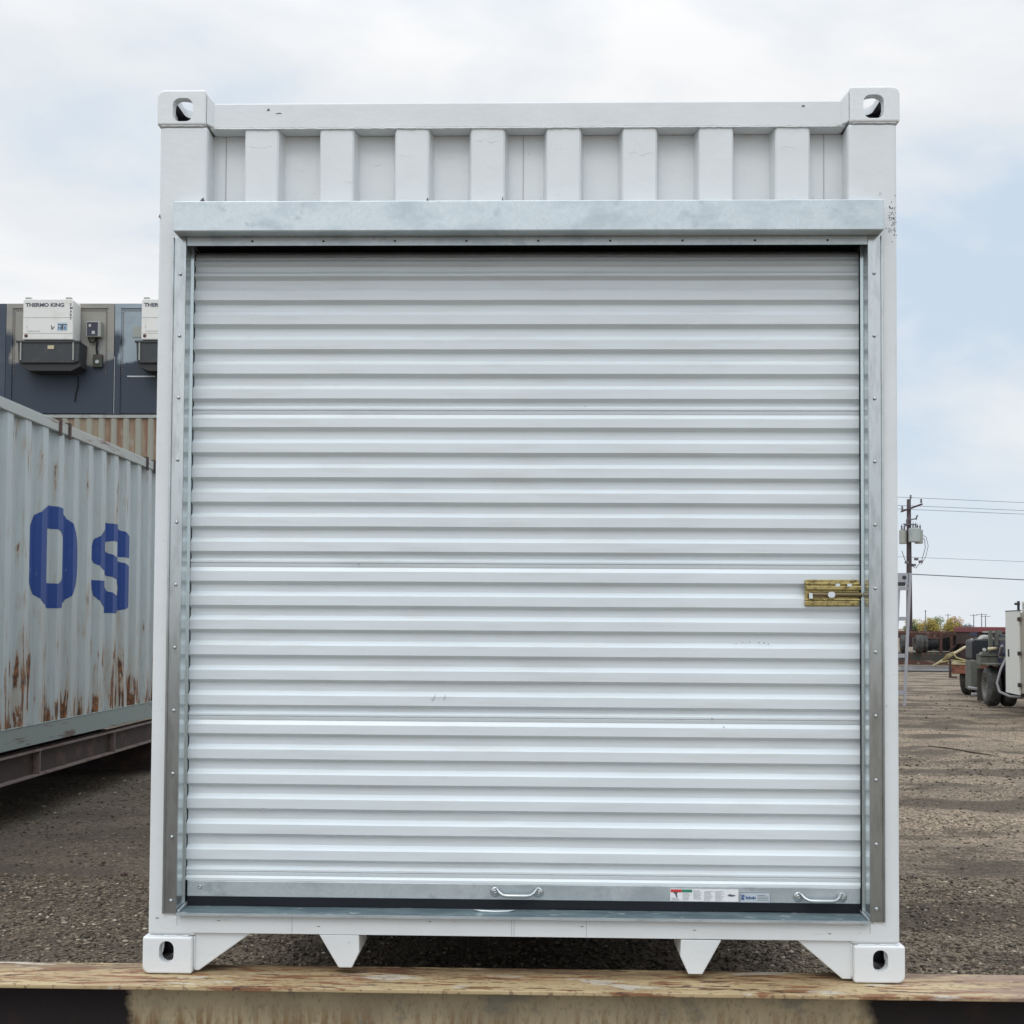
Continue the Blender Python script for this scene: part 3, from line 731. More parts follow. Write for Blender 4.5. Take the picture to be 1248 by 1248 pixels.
for x, z in ((.951, 1.2105), (1.080, 1.2105), (.951, 1.2835), (1.083, 1.2835)): sw.lathe([(-.002, .0001), (-.0035, .003), (-.001, .0055), (0, .006), (.0002, .0001)], (x, y0-.009 if z < 1.25 else y0-.004, z), 1, 12)
sw.build('latch_screw', M['brass'], lt, smooth=True)
# scuffs on the curtain
sf = MB()
def scuff(x, z, dx, dz, wdt=.002, y=Yp):
    sf.box(x, x+max(dx, wdt), y-.0009, y-.0003, z, z+max(dz, wdt)) if dx*dz == 0 else sf.prism([(x, z), (x+wdt, z), (x+dx+wdt, z+dz), (x+dx, z+dz)], 1, y-.0025, y-.0020)
scuff(-.300, .880, .011, .020); scuff(-.262, .884, .006, .016); scuff(-.305, .886, .003, .002)
scuff(-.318, .862, .085, .0, .0012, Yr-.004); scuff(-.232, .862, .0, .010, .0014, Yr-.004)
for x, z, w_ in ((.700, 1.074, .003), (.722, 1.077, .004), (.733, 1.076, .003), (.745, 1.079, .004), (.775, 1.077, .005), (.792, 1.076, .005), (.806, 1.073, .004), (.62, .825, .006), (.66, .80, .004), (.94, 1.02, .003), (-.86, .515, .008), (-.1, 1.61, .004), (.35, .60, .003), (-.55, 1.33, .005), (.2, 1.86, .003)):
    scuff(x, z, 0, 0, w_, Yp+.004 if .7 < x < .81 else Yp)
sf.build('scuff_mark', M['ink_soft'], door)

# ------------------------------------------------------------------ BLUE-GREY CONTAINER ON THE LEFT
XS = -3.83; Y0, Y1, ZB = 2.15, 8.208, .187
bc = thing('shipping_container', 'weathered blue-grey container with big dark blue letters and rust streaks, left of the white one', 'shipping container', (XS, Y0, ZB))
H = 2.591; Wd = 2.438; LC = Y1-Y0
pr, val = corr(.12, LC-.12, pitch=.2828, flat=.090, slope=.038, depth=.043, phase=(4.283-.060)-Y0)
def side(sx, name='side_wall'):
    X = -.012 if sx > 0 else -Wd+.012
    return MB().strip([(X-sx*d, y) for y, d in pr], 2, .155, H-.10, 6).build(name, M['bluegrey'], bc)
sw_ = side(1); side(-1)
for sx in (1, -1):
    X0, X1 = (-.06, .0) if sx > 0 else (-Wd, -Wd+.06)
    MB().box(X0, X1, .178, LC-.178, H-.0995, H-.012).build('top_rail', M['bluegrey_rail'], bc, bevel=.006)
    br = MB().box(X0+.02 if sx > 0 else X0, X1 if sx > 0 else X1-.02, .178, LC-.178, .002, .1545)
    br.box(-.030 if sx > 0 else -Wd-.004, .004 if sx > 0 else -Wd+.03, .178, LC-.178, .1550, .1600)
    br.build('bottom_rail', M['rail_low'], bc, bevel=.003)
    for yy in (.0, LC-.15):
        a, b = (-.15, -.002) if sx > 0 else (-Wd+.002, -Wd+.15)
        MB().box(a, b, yy, yy+.15, .119, H-.119).build('corner_post', M['bluegrey_rail'], bc, bevel=.006)
for sx, X in ((-1, 0), (1, -Wd)):
    for sz, oz in ((1, 0), (-1, H)):
        for sy_, oy in ((1, 0), (-1, LC)):
            put('corner_casting', casting_mesh(sx, sz, X, oy, oz, sy=sy_, simple=True), bc, M['bluegrey_rail'])
MB().box(-Wd+.06, -.06, .06, LC-.06, H-.03, H-.018).build('roof', M['bluegrey_rail'], bc)
MB().box(-Wd+.06, -.06, .06, LC-.06, .12, .15).build('floor', M['rusty'], bc)
cmb = MB()
for i in range(16): y = .4+i*.35; cmb.box(-Wd+.06, -.045, y, y+.05, .01, .119)
cmb.build('floor_crossmember', M['rusty'], bc)
MB().box(-Wd+.15, -.15, LC-.08, LC-.03, .119, H-.1).build('end_wall', M['bluegrey'], bc)
for a in (0, 1):
    dd = MB().box(-Wd+.155+a*1.066, -Wd+.155+a*1.066+1.06, .03, .08, .119, H-.1)
    for xx in (.25, .8): dd.tube([(-Wd+.155+a*1.066+xx, .012, .13), (-Wd+.155+a*1.066+xx, .012, H-.11)], .016, 8)
    dd.build('end_door', M['bluegrey'], bc)
# letters laid onto the corrugation
def letter(outlines, name, lbl):
    """outlines: list of (poly, hole or None) in (y, z) local"""
    bm = bmesh.new()
    cu_ = bpy.data.curves.new('t', 'CURVE'); cu_.dimensions = '2D'; cu_.fill_mode = 'BOTH'
    for poly in outlines:
        sp_ = cu_.splines.new('POLY'); sp_.points.add(len(poly)-1); sp_.use_cyclic_u = True
        for i, (a, b) in enumerate(poly): sp_.points[i].co = (a, b, 0, 1)
    t = bpy.data.objects.new('t', cu_); COL.objects.link(t)
    dg = bpy.context.evaluated_depsgraph_get(); me = bpy.data.meshes.new_from_object(t.evaluated_get(dg))
    bpy.data.objects.remove(t); bpy.data.curves.remove(cu_)
    bm.from_mesh(me)
    for y, d in pr:
        bmesh.ops.bisect_plane(bm, geom=bm.verts[:]+bm.edges[:]+bm.faces[:], plane_co=(y, 0, 0), plane_no=(1, 0, 0), dist=1e-6)
    for v in bm.verts:
        y, z = v.co.x, v.co.y
        v.co = Vector((-.012-val(y)+.0025, y, z))
    bmesh.ops.remove_doubles(bm, verts=bm.verts[:], dist=1e-5)
    bm.to_mesh(me); bm.free()
    me.materials.clear(); me.materials.append(M['letter'])
    o = bpy.data.objects.new(name, me); COL.objects.link(o); o.parent = sw_; o['label'] = lbl
    return o
def smooth_poly(p, it=2):
    for _ in range(it):
        q = []
        for a, b in zip(p, p[1:]+p[:1]):
            q += [(a[0]*.78+b[0]*.22, a[1]*.78+b[1]*.22), (a[0]*.22+b[0]*.78, a[1]*.22+b[1]*.78)]
        p = q
    return p
def oct_(y0, y1, z0, z1, cy_, cz_):
    p = [(y0, z0+cz_), (y0+cy_*.35, z0+cz_*.38), (y0+cy_, z0), (y1-cy_, z0), (y1-cy_*.35, z0+cz_*.38), (y1, z0+cz_),
         (y1, z1-cz_), (y1-cy_*.35, z1-cz_*.38), (y1-cy_, z1), (y0+cy_, z1), (y0+cy_*.35, z1-cz_*.38), (y0, z1-cz_)]
    return smooth_poly(p)
ly = lambda y: y-Y0
lz = lambda z: z-ZB
letter([oct_(ly(4.655), ly(5.44), lz(1.25), lz(2.075), .26, .24), rr(ly(4.90), ly(5.17), lz(1.45), lz(1.89), .09, 6)], 'letter', 'dark blue letter O')
a0, a1 = ly(5.86), ly(6.68); b0, b1 = lz(1.225), lz(2.045)
def SY(u): return a0+(a1-a0)*u
def SZ(v): return b0+(b1-b0)*v
Sp = [(.26, 0), (.60, 0), (.66, .025), (.84, .06), (.96, .13), (1.0, .24), (1.0, .42), (.96, .50), (.84, .56), (.66, .60), (.44, .645), (.30, .69), (.27, .735), (.31, .785), (.44, .81), (.60, .80), (.65, .77), (.65, .645), (1.0, .645),
      (.985, .78), (.93, .87), (.80, .93), (.66, .965), (.62, 1.0), (.28, 1.0), (.24, .96), (.12, .87), (.0, .78), (-.06, .68), (-.04, .57), (.10, .49), (.28, .43), (.50, .385), (.66, .35), (.69, .30), (.67, .20), (.52, .20), (.38, .24), (.29, .30), (.28, .35), (-.04, .35), (-.02, .24), (.06, .14), (.18, .06)]
letter([[(SY(u), SZ(v)) for u, v in Sp]], 'letter', 'dark blue letter S')
# lashing brackets on the top rail
for y in (5.05, 5.22, 6.97, 7.17):
    yy = y-Y0; lb = MB().box(-.07, .012, yy-.018, yy+.018, H-.010, H+.004).box(.001, .012, yy-.018, yy+.018, H-.13, H-.0105)
    lb.build('lashing_bracket', M['rusty'], bc)

# skid frame below it
sf_ = thing('skid_frame', 'rusty brown steel skid frame of I-beams under the blue-grey container', 'steel frame', (XS, Y0, GZ))
zt = .545
for X in (-.055, -Wd+.055):
    bm_ = MB().box(X-.006, X+.006, -.3, LC+.3, zt-.191, zt-.014)
    bm_.build('beam_web', M['rusty'], sf_)
    MB().box(X-.06, X+.06, -.3, LC+.3, zt-.0135, zt).box(X-.06, X+.06, -.3, LC+.3, zt-.205, zt-.1915).build('beam_flange', M['rusty_edge'], sf_)
    for i in range(5):
        y = (4.80-Y0)+1.47*(i-2)
        MB().box(X-.058, X+.058, y, y+.012, zt-.191, zt-.014).build('stiffener', M['rusty_edge'], sf_)
for y in (.55, LC-.55):
    MB().box(-Wd-.1, .02, y-.11, y+.11, .0, zt-.206).build('timber_block', M['rusty'], sf_)
for y in (1.6, 3.0, 4.4):
    MB().box(-Wd+.12, -.12, y-.05, y+.05, zt-.19, zt-.02).build('cross_beam', M['rusty'], sf_)
MB().box(-Wd+.02, -.02, .02, .14, zt+.0005, zt+.0415).box(-Wd+.02, -.02, LC-.14, LC-.02, zt+.0005, zt+.0415).build('packing_strip', M['rusty'], sf_)

# ------------------------------------------------------------------ TAN CONTAINERS SIDE-ON AND REEFERS ON TOP
TZ = 0.0
def tan_container(z, label):
    t = thing('shipping_container', label, 'shipping container', (-12.6, 20.0, z), group='containers stacked beyond the blue-grey one')
    L2 = 12.19; h = 2.896
    p, _ = corr(-L2/2+.15, L2/2-.15, phase=.05)
    MB().strip([(x, .012+d) for x, d in p], 2, .16, h-.075).build('side_wall', M['tan'], t)
    MB().box(-L2/2+.17, L2/2-.17, 0, .06, h-.0745, h-.005).build('top_rail', M['tan_rail'], t)
    MB().box(-L2/2+.17, L2/2-.17, 0, .06, 0.0, .1595).build('bottom_rail', M['tan_rail'], t)
    MB().box(-L2/2+.1, L2/2-.1, .065, 2.43, .12, h-.02).build('container_body', M['tan'], t)
    for x in (-L2/2, L2/2-.16): MB().box(x, x+.16, .0, .16, 0, h).build('corner_post', M['tan_rail'], t)
    return t
tan_container(TZ+.01, 'lower tan corrugated container hidden behind the blue-grey container')
tan_container(TZ+2.907, 'rust-stained tan corrugated container lying side-on below the dark blue refrigerated ones')

def reefer(xc, m, label, ztop=8.30):
    zb = 5.805; t = thing('refrigerated_container', label, 'container', (xc, 20.0, zb), group='refrigerated containers on top of the stack')
    h = ztop-zb; hw = 1.222
    MB().box(-hw, hw, .03, 6.05, .03, h-.02).build('container_body', M['reefer_c'], t)
    f = MB().box(-hw+.14, hw-.14, .008, .0295, .02, h-.115); f.build('front_panel', m, t)
    MB().box(-hw, -hw+.139, -.012, .0295, .0, h-.105).box(hw-.139, hw, -.012, .0295, .0, h-.105).build('corner_post', m, t)
    MB().box(-hw, hw, -.012, .0295, h-.1045, h).build('top_rail', m, t)
    rv = MB()
    for i in range(26):
        z = h-.2-i*.055
        for x in (-hw+.18, hw-.18): rv.box(x-.012, x+.012, -.001, .0075, z-.012, z+.012)
    for i in range(40):
        x = -hw+.2+i*(2*hw-.4)/39; rv.box(x-.012, x+.012, -.001, .0075, h-.165, h-.141)
    rv.build('rivet_row', M['rusty_edge'], t)
    return t
def cooling_unit(t, h, dx=0.):
    """parts on the front of a refrigerated container, local x from its centre, z from its base; front towards -y"""
    before = set(bpy.data.objects)
    u = MB().prism([(-.66, h-.92), (.46, h-.92), (.46, h-.05), (.43, h-.01), (-.63, h-.01), (-.66, h-.05)], 1, -.40, .007).build('cooling_unit', M['unit_white'], t, bevel=.02)
    MB().box(-.655, .455, -.404, -.4005, h-.43, h-.425).box(-.655, .455, -.404, -.4005, h-.78, h-.775).build('panel_line', M['unit_grey'], u)
    MB().box(-.62, -.5, -.38, -.30, h-.0095, h+.025).box(.28, .40, -.38, -.30, h-.0095, h+.025).build('lifting_lug', M['unit_grey'], u)
    text_mesh('lettering', 'THERMO KING', .112, M['ink'], u, (-.60, -.4015, h-.185), (R(90), 0, 0), .002, 1.14, .0045)
    for i, ch in enumerate('SMART'):
        text_mesh('lettering', ch, .082, M['ink'], u, (.385, -.4015, h-.165-i*.078), (R(90), 0, 0), .002, 1.0, .002)
    lgp = MB().box(.115, .335, -.405, -.4008, h-.72, h-.54).build('emblem', mat('emblem_blue', (.42, .55, .62), .5), u)
    MB().box(.13, .33, -.408, -.4055, h-.60, h-.575).box(.205, .25, -.408, -.4055, h-.70, h-.601).build('emblem_letter', M['ink'], lgp)
    MB().box(.135, .150, -.408, -.4055, h-.70, h-.62).box(.1502, .188, -.408, -.4055, h-.67, h-.655).box(.1885, .202, -.408, -.4055, h-.70, h-.62).box(.268, .282, -.408, -.4055, h-.70, h-.62).prism([(.284, h-.665), (.312, h-.62), (.328, h-.62), (.300, h-.66), (.328, h-.70), (.312, h-.70)], 1, -.408, -.4055).build('emblem_letter', M['blue_ink'], lgp)
    MB().prism([(-.03, h-.60), (-.015, h-.60), (.01, h-.66), (.05, h-.615), (.06, h-.625), (.02, h-.68), (-.01, h-.71)], 1, -.403, -.4008).build('marking', M['ink'], u)
    MB().box(-.57, -.27, -.403, -.4008, h-.735, h-.725).box(-.57, -.56, -.403, -.4008, h-.67, h-.60).build('marking', M['unit_grey'], u)
    MB().lathe([(-.004, .0001), (-.004, .04), (0, .04), (0, .0001)], (-.58, -.401, h-.835), 1, 14).build('round_badge', M['redbrown'], u)
    k = MB().prism([(-.77, h-.955), (.62, h-.955), (.60, h-1.40), (.50, h-1.44), (-.68, h-1.44), (-.75, h-1.38)], 1, -.40, .007).build('condenser_housing', M['unit_black'], t, bevel=.02)
    MB().box(-.79, .64, -.42, -.36, h-.985, h-.945).build('housing_lip', M['unit_black'], k)
    MB().box(-.70, -.672, -.425, -.4012, h-1.38, h-.99).box(.47, .498, -.425, -.4012, h-1.38, h-.99).build('housing_rib', M['unit_grey'], k)
    MB().box(-.09, .05, -.412, -.4012, h-1.13, h-1.05).build('lamp', M['cream'], k)
    MB().prism([(-.76, h-1.36), (-.70, h-1.52), (-.50, h-1.60), (.42, h-1.60), (.62, h-1.50), (.61, h-1.36), (.54, h-1.44), (-.66, h-1.44)], 1, -.36, .007).build('drip_tray', M['dark'], k)
    c = MB().box(.635, .965, -.13, .007, h-.78, h-.43).build('control_box', M['unit_grey'], t, bevel=.012)
    MB().box(.66, .90, -.136, -.1305, h-.76, h-.455).build('display_window', M['glass'], c)
    MB().box(.70, .75, -.14, -.1365, h-.56, h-.50).box(.77, .84, -.14, -.1365, h-.72, h-.65).build('gauge', M['pale_stripe'], c)
    MB().tube([(.84, -.05, h-.78), (.86, -.05, h-.9), (.84, -.04, h-1.02), (.86, -.04, h-1.15), (.87, -.03, h-1.2)], .022, 6).tube([(.66, -.05, h-.79), (.7, -.06, h-.88), (.80, -.05, h-.88), (.83, -.05, h-.79)], .018, 6).build('cable', M['black'], t)
    s = MB().box(.77, .98, -.06, .007, h-1.44, h-1.16).build('socket_box', M['darkgreen'], t)
    MB().lathe([(-.03, .0001), (-.03, .04), (0, .045), (0, .0001)], (.875, -.0605, h-1.33), 1, 12).build('socket', M['pale_stripe'], s)
    for o in set(bpy.data.objects)-before:
        if o.parent == t: o.location.x += dx
r1 = reefer(-13.145, M['reefer_c'], 'dark navy refrigerated container at the far left end of the upper row')
r2 = reefer(-10.69, M['reefer_a'], 'beige-topped dark blue refrigerated container with a whole white cooling unit')
cooling_unit(r2, 2.495)
MB().tube([(.42, -.02, .86), (.43, -.02, .65), (.38, -.02, .45), (.36, -.02, .28)], .012, 5).build('hanging_cable', M['black'], r2)
r3 = reefer(-8.23, M['reefer_b'], 'grey-topped dark blue refrigerated container whose white cooling unit is half hidden')
cooling_unit(r3, 2.495, .18)
MB().box(-.82, -.50, -.003, .0075, 1.74, 1.98).build('patch_plate', M['unit_grey'], r3)
MB().box(-1.2215, -1.212, -.018, -.0125, .02, 1.3).build('paint_drip', M['seam_white'], r3)
MB().box(-.93, -.3, -.001, .0075, .84, .87).build('panel_edge', M['seam_white'], r3)

# ------------------------------------------------------------------ UTILITY POLE AND LINES
def up_(): pass
pl = thing('utility_pole', 'tall dark wooden utility pole carrying grey transformers beside the white container', 'utility pole', (30.75, 85, GZ), rz=R(20))
MB().tube([(0, 0, -.5), (0, 0, 4), (0, 0, 8), (0, 0, 12.2)], [.27, .23, .2, .16], 12).build('pole_shaft', M['wood_pole'], pl, smooth=True)
MB().prism([(-.95, 11.05), (1.15, 11.75), (1.15, 11.90), (-.95, 11.20)], 1, -.29, -.17).build('crossarm', M['wood_pole'], pl)
ins = MB()
for x, z in ((-.85, 11.25), (1.05, 11.92), (.0, 12.2)): ins.lathe([(0, .0001), (0, .05), (.12, .10), (.18, .06), (.30, .09), (.36, .0001)], (x, -.23, z), 2, 8)
ins.build('insulator', M['insulator'], pl)
br = MB().box(-.75, .55, -.30, -.20, 10.05, 10.14).prism([(-.2, 10.4), (.5, 10.55), (.5, 10.65), (-.2, 10.5)], 1, -.4, -.3)
for x, z in ((-.72, 9.75), (-.55, 9.95), (.45, 10.5), (.30, 9.45), (-.5, 10.3), (.2, 9.2)): br.tube([(x, -.3, z), (x+.12, -.35, z+.38)], .07, 6)
br.build('cutout_fuse', M['insulator'], pl)
for dx, dy, z, r_, nm in ((.05, -.60, 8.62, .46, 'front'), (.98, .0, 8.56, .34, 'r'), (-.52, .1, 8.5, .30, 'l')):
    tr = MB().lathe([(0, .0001), (0, r_*.95), (.06, r_), (1.08, r_), (1.14, r_*.9), (1.2, .0001)], (dx, dy, z), 2, 16).build('transformer', M['transformer' if nm == 'front' else 'unit_grey'], pl, smooth=False)
    for q in (-.12, .14): MB().lathe([(0, .0001), (0, .06), (.1, .09), (.2, .05), (.3, .08), (.45, .02), (.6, .0001)], (dx+q, dy, z+1.12), 2, 8).build('bushing', M['insulator'], tr)
cb = MB()
cb.tube([(1.2, -.1, 9.3), (1.65, -.1, 9.1), (1.85, -.1, 8.4), (1.6, -.1, 7.5), (1.1, -.1, 6.8)], .025, 5).tube([(1.2, -.1, 9.1), (1.5, -.1, 8.9), (1.55, -.1, 8.2), (1.2, -.1, 7.2), (.6, -.1, 6.5), (.15, -.1, 6.7)], .03, 5)
cb.tube([(-.8, -.1, 7.9), (-.5, -.1, 7.2), (-.1, -.1, 6.6)], .03, 5)
for x, z in ((.6, 7.25), (1.05, 7.05), (.35, 6.75), (-.35, 6.95)): cb.box(x-.14, x+.14, -.25, -.05, z-.1, z+.1)
cb.build('drop_wire', M['insulator'], pl)
def line(z0, z1, x0, label, r_=.02, sag=.35):
    pts = []
    for i in range(22):
        t = -.25+1.25*i/21; x = x0+(95-x0)*t; y = 85+6*t; z = z0+(z1-z0)*t-sag*4*abs(t)*(1-t) if t > 0 else z0+(z1-z0)*t
        pts.append((x, y, z))
    o = MB().tube(pts, r_, 5).build('power_line', M['cable'], smooth=True); tag(o, label, 'cable', 'lines strung from the utility pole'); return o
line(11.95, 10.9, 31.0, 'thin power line at the very top of the pole', .018, .25)
line(11.25, 10.5, 31.6, 'second thin power line from the top of the pole', .018, .3)
line(10.95, 10.2, 31.5, 'third thin power line, just under the second', .018, .3)
line(7.0, 6.0, 31.3, 'thin service wire just below the transformers', .015, .25)
line(5.62, 4.0, 30.8, 'thickest and lowest cable strung from the pole', .042, .3)

# ------------------------------------------------------------------ STEEL RACK EDGE-ON
rk = thing('steel_rack', 'narrow pale grey steel rack standing just past the right side of the white container', 'steel rack', (6.90, 17.8, GZ), rz=R(-12))
MB().prism([(.375, 0), (.42, 0), (.54, 2.62), (.49, 2.62)], 1, -.05, .05).build('rail', M['rack'], rk)
MB().prism([(.12, .5), (.24, .5), (.33, 2.35), (.12, 2.35)], 1, -.02, .02).build('side_plate', M['rack'], rk)
MB().prism([(-.5, 0), (-.42, 0), (-.42, 2.62), (-.5, 2.62)], 1, -.05, .05).build('rail', M['rack'], rk)
for z in (.22, .95, 1.68, 2.28): MB().box(-.42, .375+z*.043, -.035, .035, z, z+.075).build('rung', M['rack'], rk)
hd = MB().box(-.42, .47, -.04, .04, 2.38, 2.62).build('head_block', M['rack'], rk)
MB().box(.1, .42, -.045, -.0405, 2.36, 2.44).build('slot', M['dark'], hd); MB().lathe([(-.005, .0001), (-.005, .04), (0, .04), (0, .0001)], (.40, -.0405, 2.53), 1, 12).build('bolt_hole', M['dark'], hd)

# ------------------------------------------------------------------ wheels
def wheel(parent, x, y, z, r_, wdt, side_=-1, rim='rim'):
    """axis along x; side_ -1: dished rim shows towards -x"""
    p = [(0, r_*.56), (.03*wdt, r_*.80), (.10*wdt, r_*.95), (.22*wdt, r_), (.78*wdt, r_), (.90*wdt, r_*.95), (.97*wdt, r_*.80), (wdt, r_*.56)]
    w_ = thing('wheel', None, None, (x, y, z)); w_.parent = parent
    ty = MB().lathe(p, (0, 0, 0), 0, 36)
    o = ty.build('tyre', M['tyre'], w_, smooth=True)
    tb = MB()
    for k in range(36):
        a = 2*math.pi*k/36
        for s in (0, 1):
            c0 = Vector((wdt*(.26+.27*s), 0, 0)); aa = a+s*.087
            ca, sa = math.cos(aa), math.sin(aa); t2 = .05*r_
            vs_ = []
            for xx in (c0.x, c0.x+wdt*.21):
                for rr_ in (r_*.99, r_*1.018):
                    for q in (-t2, t2): vs_.append((xx, rr_*ca-q*sa, rr_*sa+q*ca))
            tb.add(vs_, [(0, 1, 3, 2), (4, 6, 7, 5), (0, 4, 5, 1), (2, 3, 7, 6), (0, 2, 6, 4), (1, 5, 7, 3)])
    tb.build('tread_block', M['tyre'], w_)
    q = [(.06*wdt, r_*.56), (.02*wdt, r_*.58), (.0, r_*.55), (.10*wdt, r_*.50), (.38*wdt, r_*.44), (.42*wdt, r_*.24), (.20*wdt, r_*.18), (.18*wdt, .0001), (.6*wdt, .0001), (.6*wdt, r_*.5)]
    rm = MB().lathe(q, (0, 0, 0), 0, 24).build('rim', M[rim], w_, smooth=False)
    bo_ = MB()
    for k in range(8):
        a = 2*math.pi*k/8; bo_.lathe([(.33*wdt, .0001), (.33*wdt, r_*.035), (.40*wdt, r_*.035), (.40*wdt, .0001)], (0, r_*.33*math.cos(a), r_*.33*math.sin(a)), 0, 6)
    bo_.build('wheel_nut', M['rusty'], rm)
    return w_

# ------------------------------------------------------------------ SERVICE TRUCK (right edge)
tk = thing('service_truck', 'grimy service truck with white side door, beige cab and dark deck, at the right edge', 'truck', (8.93, 17.9, GZ), rz=R(-9.8))
for x, y in ((0, 0), (.30, 0), (1.62, 0), (1.92, 0), (.02, -4.3), (1.88, -4.3)): wheel(tk, x, y, .39, .385, .26)
MB().box(.35, .55, -5.2, 1.5, .45, .68).box(1.45, 1.65, -5.2, 1.5, .45, .68).box(.4, 1.8, -.08, .08, .31, .47).build('chassis_rail', M['navy'], tk)
MB().box(.30, 2.0, -1.62, .34, .70, 1.42).build('deck_body', M['navy'], tk, bevel=.01)
MB().box(.27, .36, .10, .345, 1.2, 1.50).box(.285, .299, -1.4, .1, 1.30, 1.36).box(.285, .299, -1.4, .1, .95, .99).build('body_trim', M['grime'], tk)
MB().box(.16, .23, .30, .37, .50, 1.50).build('stake_post', M['grime'], tk)
fd = MB().prism([(-.02, .80), (.36, .80), (.36, .98), (-.02, .98)], 1, .22, .60)
fd.build('tool_step', M['grime'], tk, bevel=.01)
MB().box(-.02, .34, -.46, .215, .82, .85).build('fender', M['grime'], tk)
MB().box(-.03, .33, .195, .58, .985, 1.01).prism([(.0, 1.0105), (.30, 1.0105), (.29, 1.05), (.03, 1.06)], 1, .25, .5).build('timber_load', M['grime'], tk)
ln = MB().tube([(.12, .22, 1.12), (.33, .24, 1.14)], .035, 8).build('load_roll', M['cream'], tk, smooth=True)
tkb = MB().prism(rr(.02, .50, .87, 1.30, .06, 4), 1, 1.15, 1.75).build('fuel_tank', mat('dark_blue_tank', (.012, .014, .018), .5), tk, bevel=.015)
MB().lathe([(-.03, .0001), (-.03, .035), (0, .04), (0, .0001)], (.26, 1.149, 1.09), 1, 12).build('filler_cap', M['pale_stripe'], tkb)
MB().box(-.02, .165, 1.10, 1.60, .26, .855).build('side_cabinet', M['grime'], tk, bevel=.01)
MB().box(.0, .15, .62, .635, .06, .72).build('mud_flap', M['flap'], tk)
MB().tube([(-.08, 1.05, .30), (.14, 1.05, .27), (.17, 1.05, .20)], .035, 8).tube([(-.02, 1.04, .16), (.17, 1.04, .16)], .045, 8).build('exhaust_pipe', M['hose'], tk, smooth=True)
MB().tube([(.24, -.7, .98), (.1, -.85, .75), (.02, -.9, .50), (.04, -1.0, .34), (.16, -1.25, .27), (.3, -1.5, .27)], .025, 8).tube([(.26, -.1, 1.02), (.1, -.95, 1.20)], .03, 8).build('hose', M['hose'], tk, smooth=True)
MB().prism([(.20, 1.3), (.27, 1.38), (.34, 1.40), (.45, 1.37), (.50, 1.3)], 1, 1.25, 1.6).build('tarp_bundle', M['dirtpile'], tk, bevel=.03)
# white door and beige cab
cbb = MB().box(.02, 1.95, -4.95, -1.66, .40, 1.82).build('cab_body', M['beige'], tk, bevel=.015)
dr = MB().box(-.012, .0195, -2.56, -1.66, .37, 1.845).build('side_door', M['white_door'], tk, bevel=.006, label='white side door of the truck body')
MB().box(-.025, -.0125, -1.92, -1.86, 1.03, 1.16).build('door_handle', M['dark'], dr)
for z in (.55, 1.10, 1.70): MB().box(-.04, .0, -2.62, -2.5605, z-.035, z+.035).build('hinge', M['rusty'], dr)
MB().box(-.015, .03, -2.58, -1.64, 1.8465, 1.862).build('door_cap', M['grime'], dr)
cr_ = MB().box(.02, 1.95, -4.9, -2.62, 1.8205, 2.02).build('cab_roof', M['white_door'], tk, bevel=.02)
MB().box(.008, .0195, -3.7, -2.78, 1.87, 1.97).build('cab_window', M['glass'], cr_)
MB().tube([(.0, -2.50, 1.862), (.0, -2.50, 2.02)], .022, 6).box(-.06, .02, -2.53, -2.47, 1.95, 1.99).build('marker_mast', M['dark'], tk)

# ------------------------------------------------------------------ FLATBED TRAILER behind the truck
ft = thing('flatbed_trailer', 'low flatbed trailer with an orange-brown deck edge and yellow straps, behind the truck', 'trailer', (9.97, 21.35, GZ), rz=R(-36))
for x in (-.12, .17, 1.6): wheel(ft, x, .1, .40, .395, .27)
MB().box(-.22, 2.2, -.45, 2.6, .50, .70).build('deck', M['orange'], ft, bevel=.01)
MB().box(-.30, 2.2, -.47, 2.5, .705, .76).build('deck_planks', M['cream'], ft, bevel=.01)
MB().box(-.27, -.222, -.50, -.452, .40, .82).box(-.22, -.10, -.50, -.452, .40, .44).build('stake_bracket', M['rusty'], ft)
MB().tube([(-.62, -.5, .66), (.02, -.3, 1.10), (.22, -.2, 1.20)], .028, 8).build('lashing_bar', M['cream'], ft, smooth=True)
MB().tube([(-.42, -.45, .80), (-.3, -.45, .93), (-.22, -.4, .98), (-.12, -.4, .86), (.1, -.45, .80)], .022, 6).tube([(-.5, -.48, .74), (-.2, -.48, .80), (.1, -.48, .77)], .02, 6).build('strap', M['yellow'], ft)
for x in (.0, .10, .20): MB().box(x, x+.05, .3, .36, .765, 1.30+x*.3).build('stake_post', M['grime' if x else 'pale_stripe'], ft)
MB().box(.25, 1.5, .4, 2.3, .765, 1.05).build('deck_load', M['rusty'], ft)

# ------------------------------------------------------------------ STACKED CHASSIS FAR RIGHT
lc = thing('container_chassis', 'dark green steel chassis lying at the bottom of the distant pile', 'trailer chassis', (15.4, 42, GZ))
MB().box(0, 6.4, 0, 2.4, .18, .50).build('frame', M['darkgreen'], lc)
MB().box(0, 6.4, -.03, 2.4, .0, .178).build('side_rail', M['redbrown'], lc)
dt = MB()
for i in range(26): dt.prism([(.2+i*.24, .42), (.32+i*.24, .42), (.26+i*.24, .50)], 1, -.012, -.0005)
dt.build('tie_down_row', M['orange'], lc)
uc = thing('container_chassis', 'red-brown chassis with dusty wheels on top of the distant pile', 'trailer chassis', (15.4, 42, GZ))
for x, y, rm in ((.05, .1, 'rim'), (.62, -.1, 'rim_rust'), (.98, .35, 'rim')): 
    ww = wheel(uc, x, y, .88, .37, .32, rim=rm); ww.rotation_euler = (0, 0, R(-14))
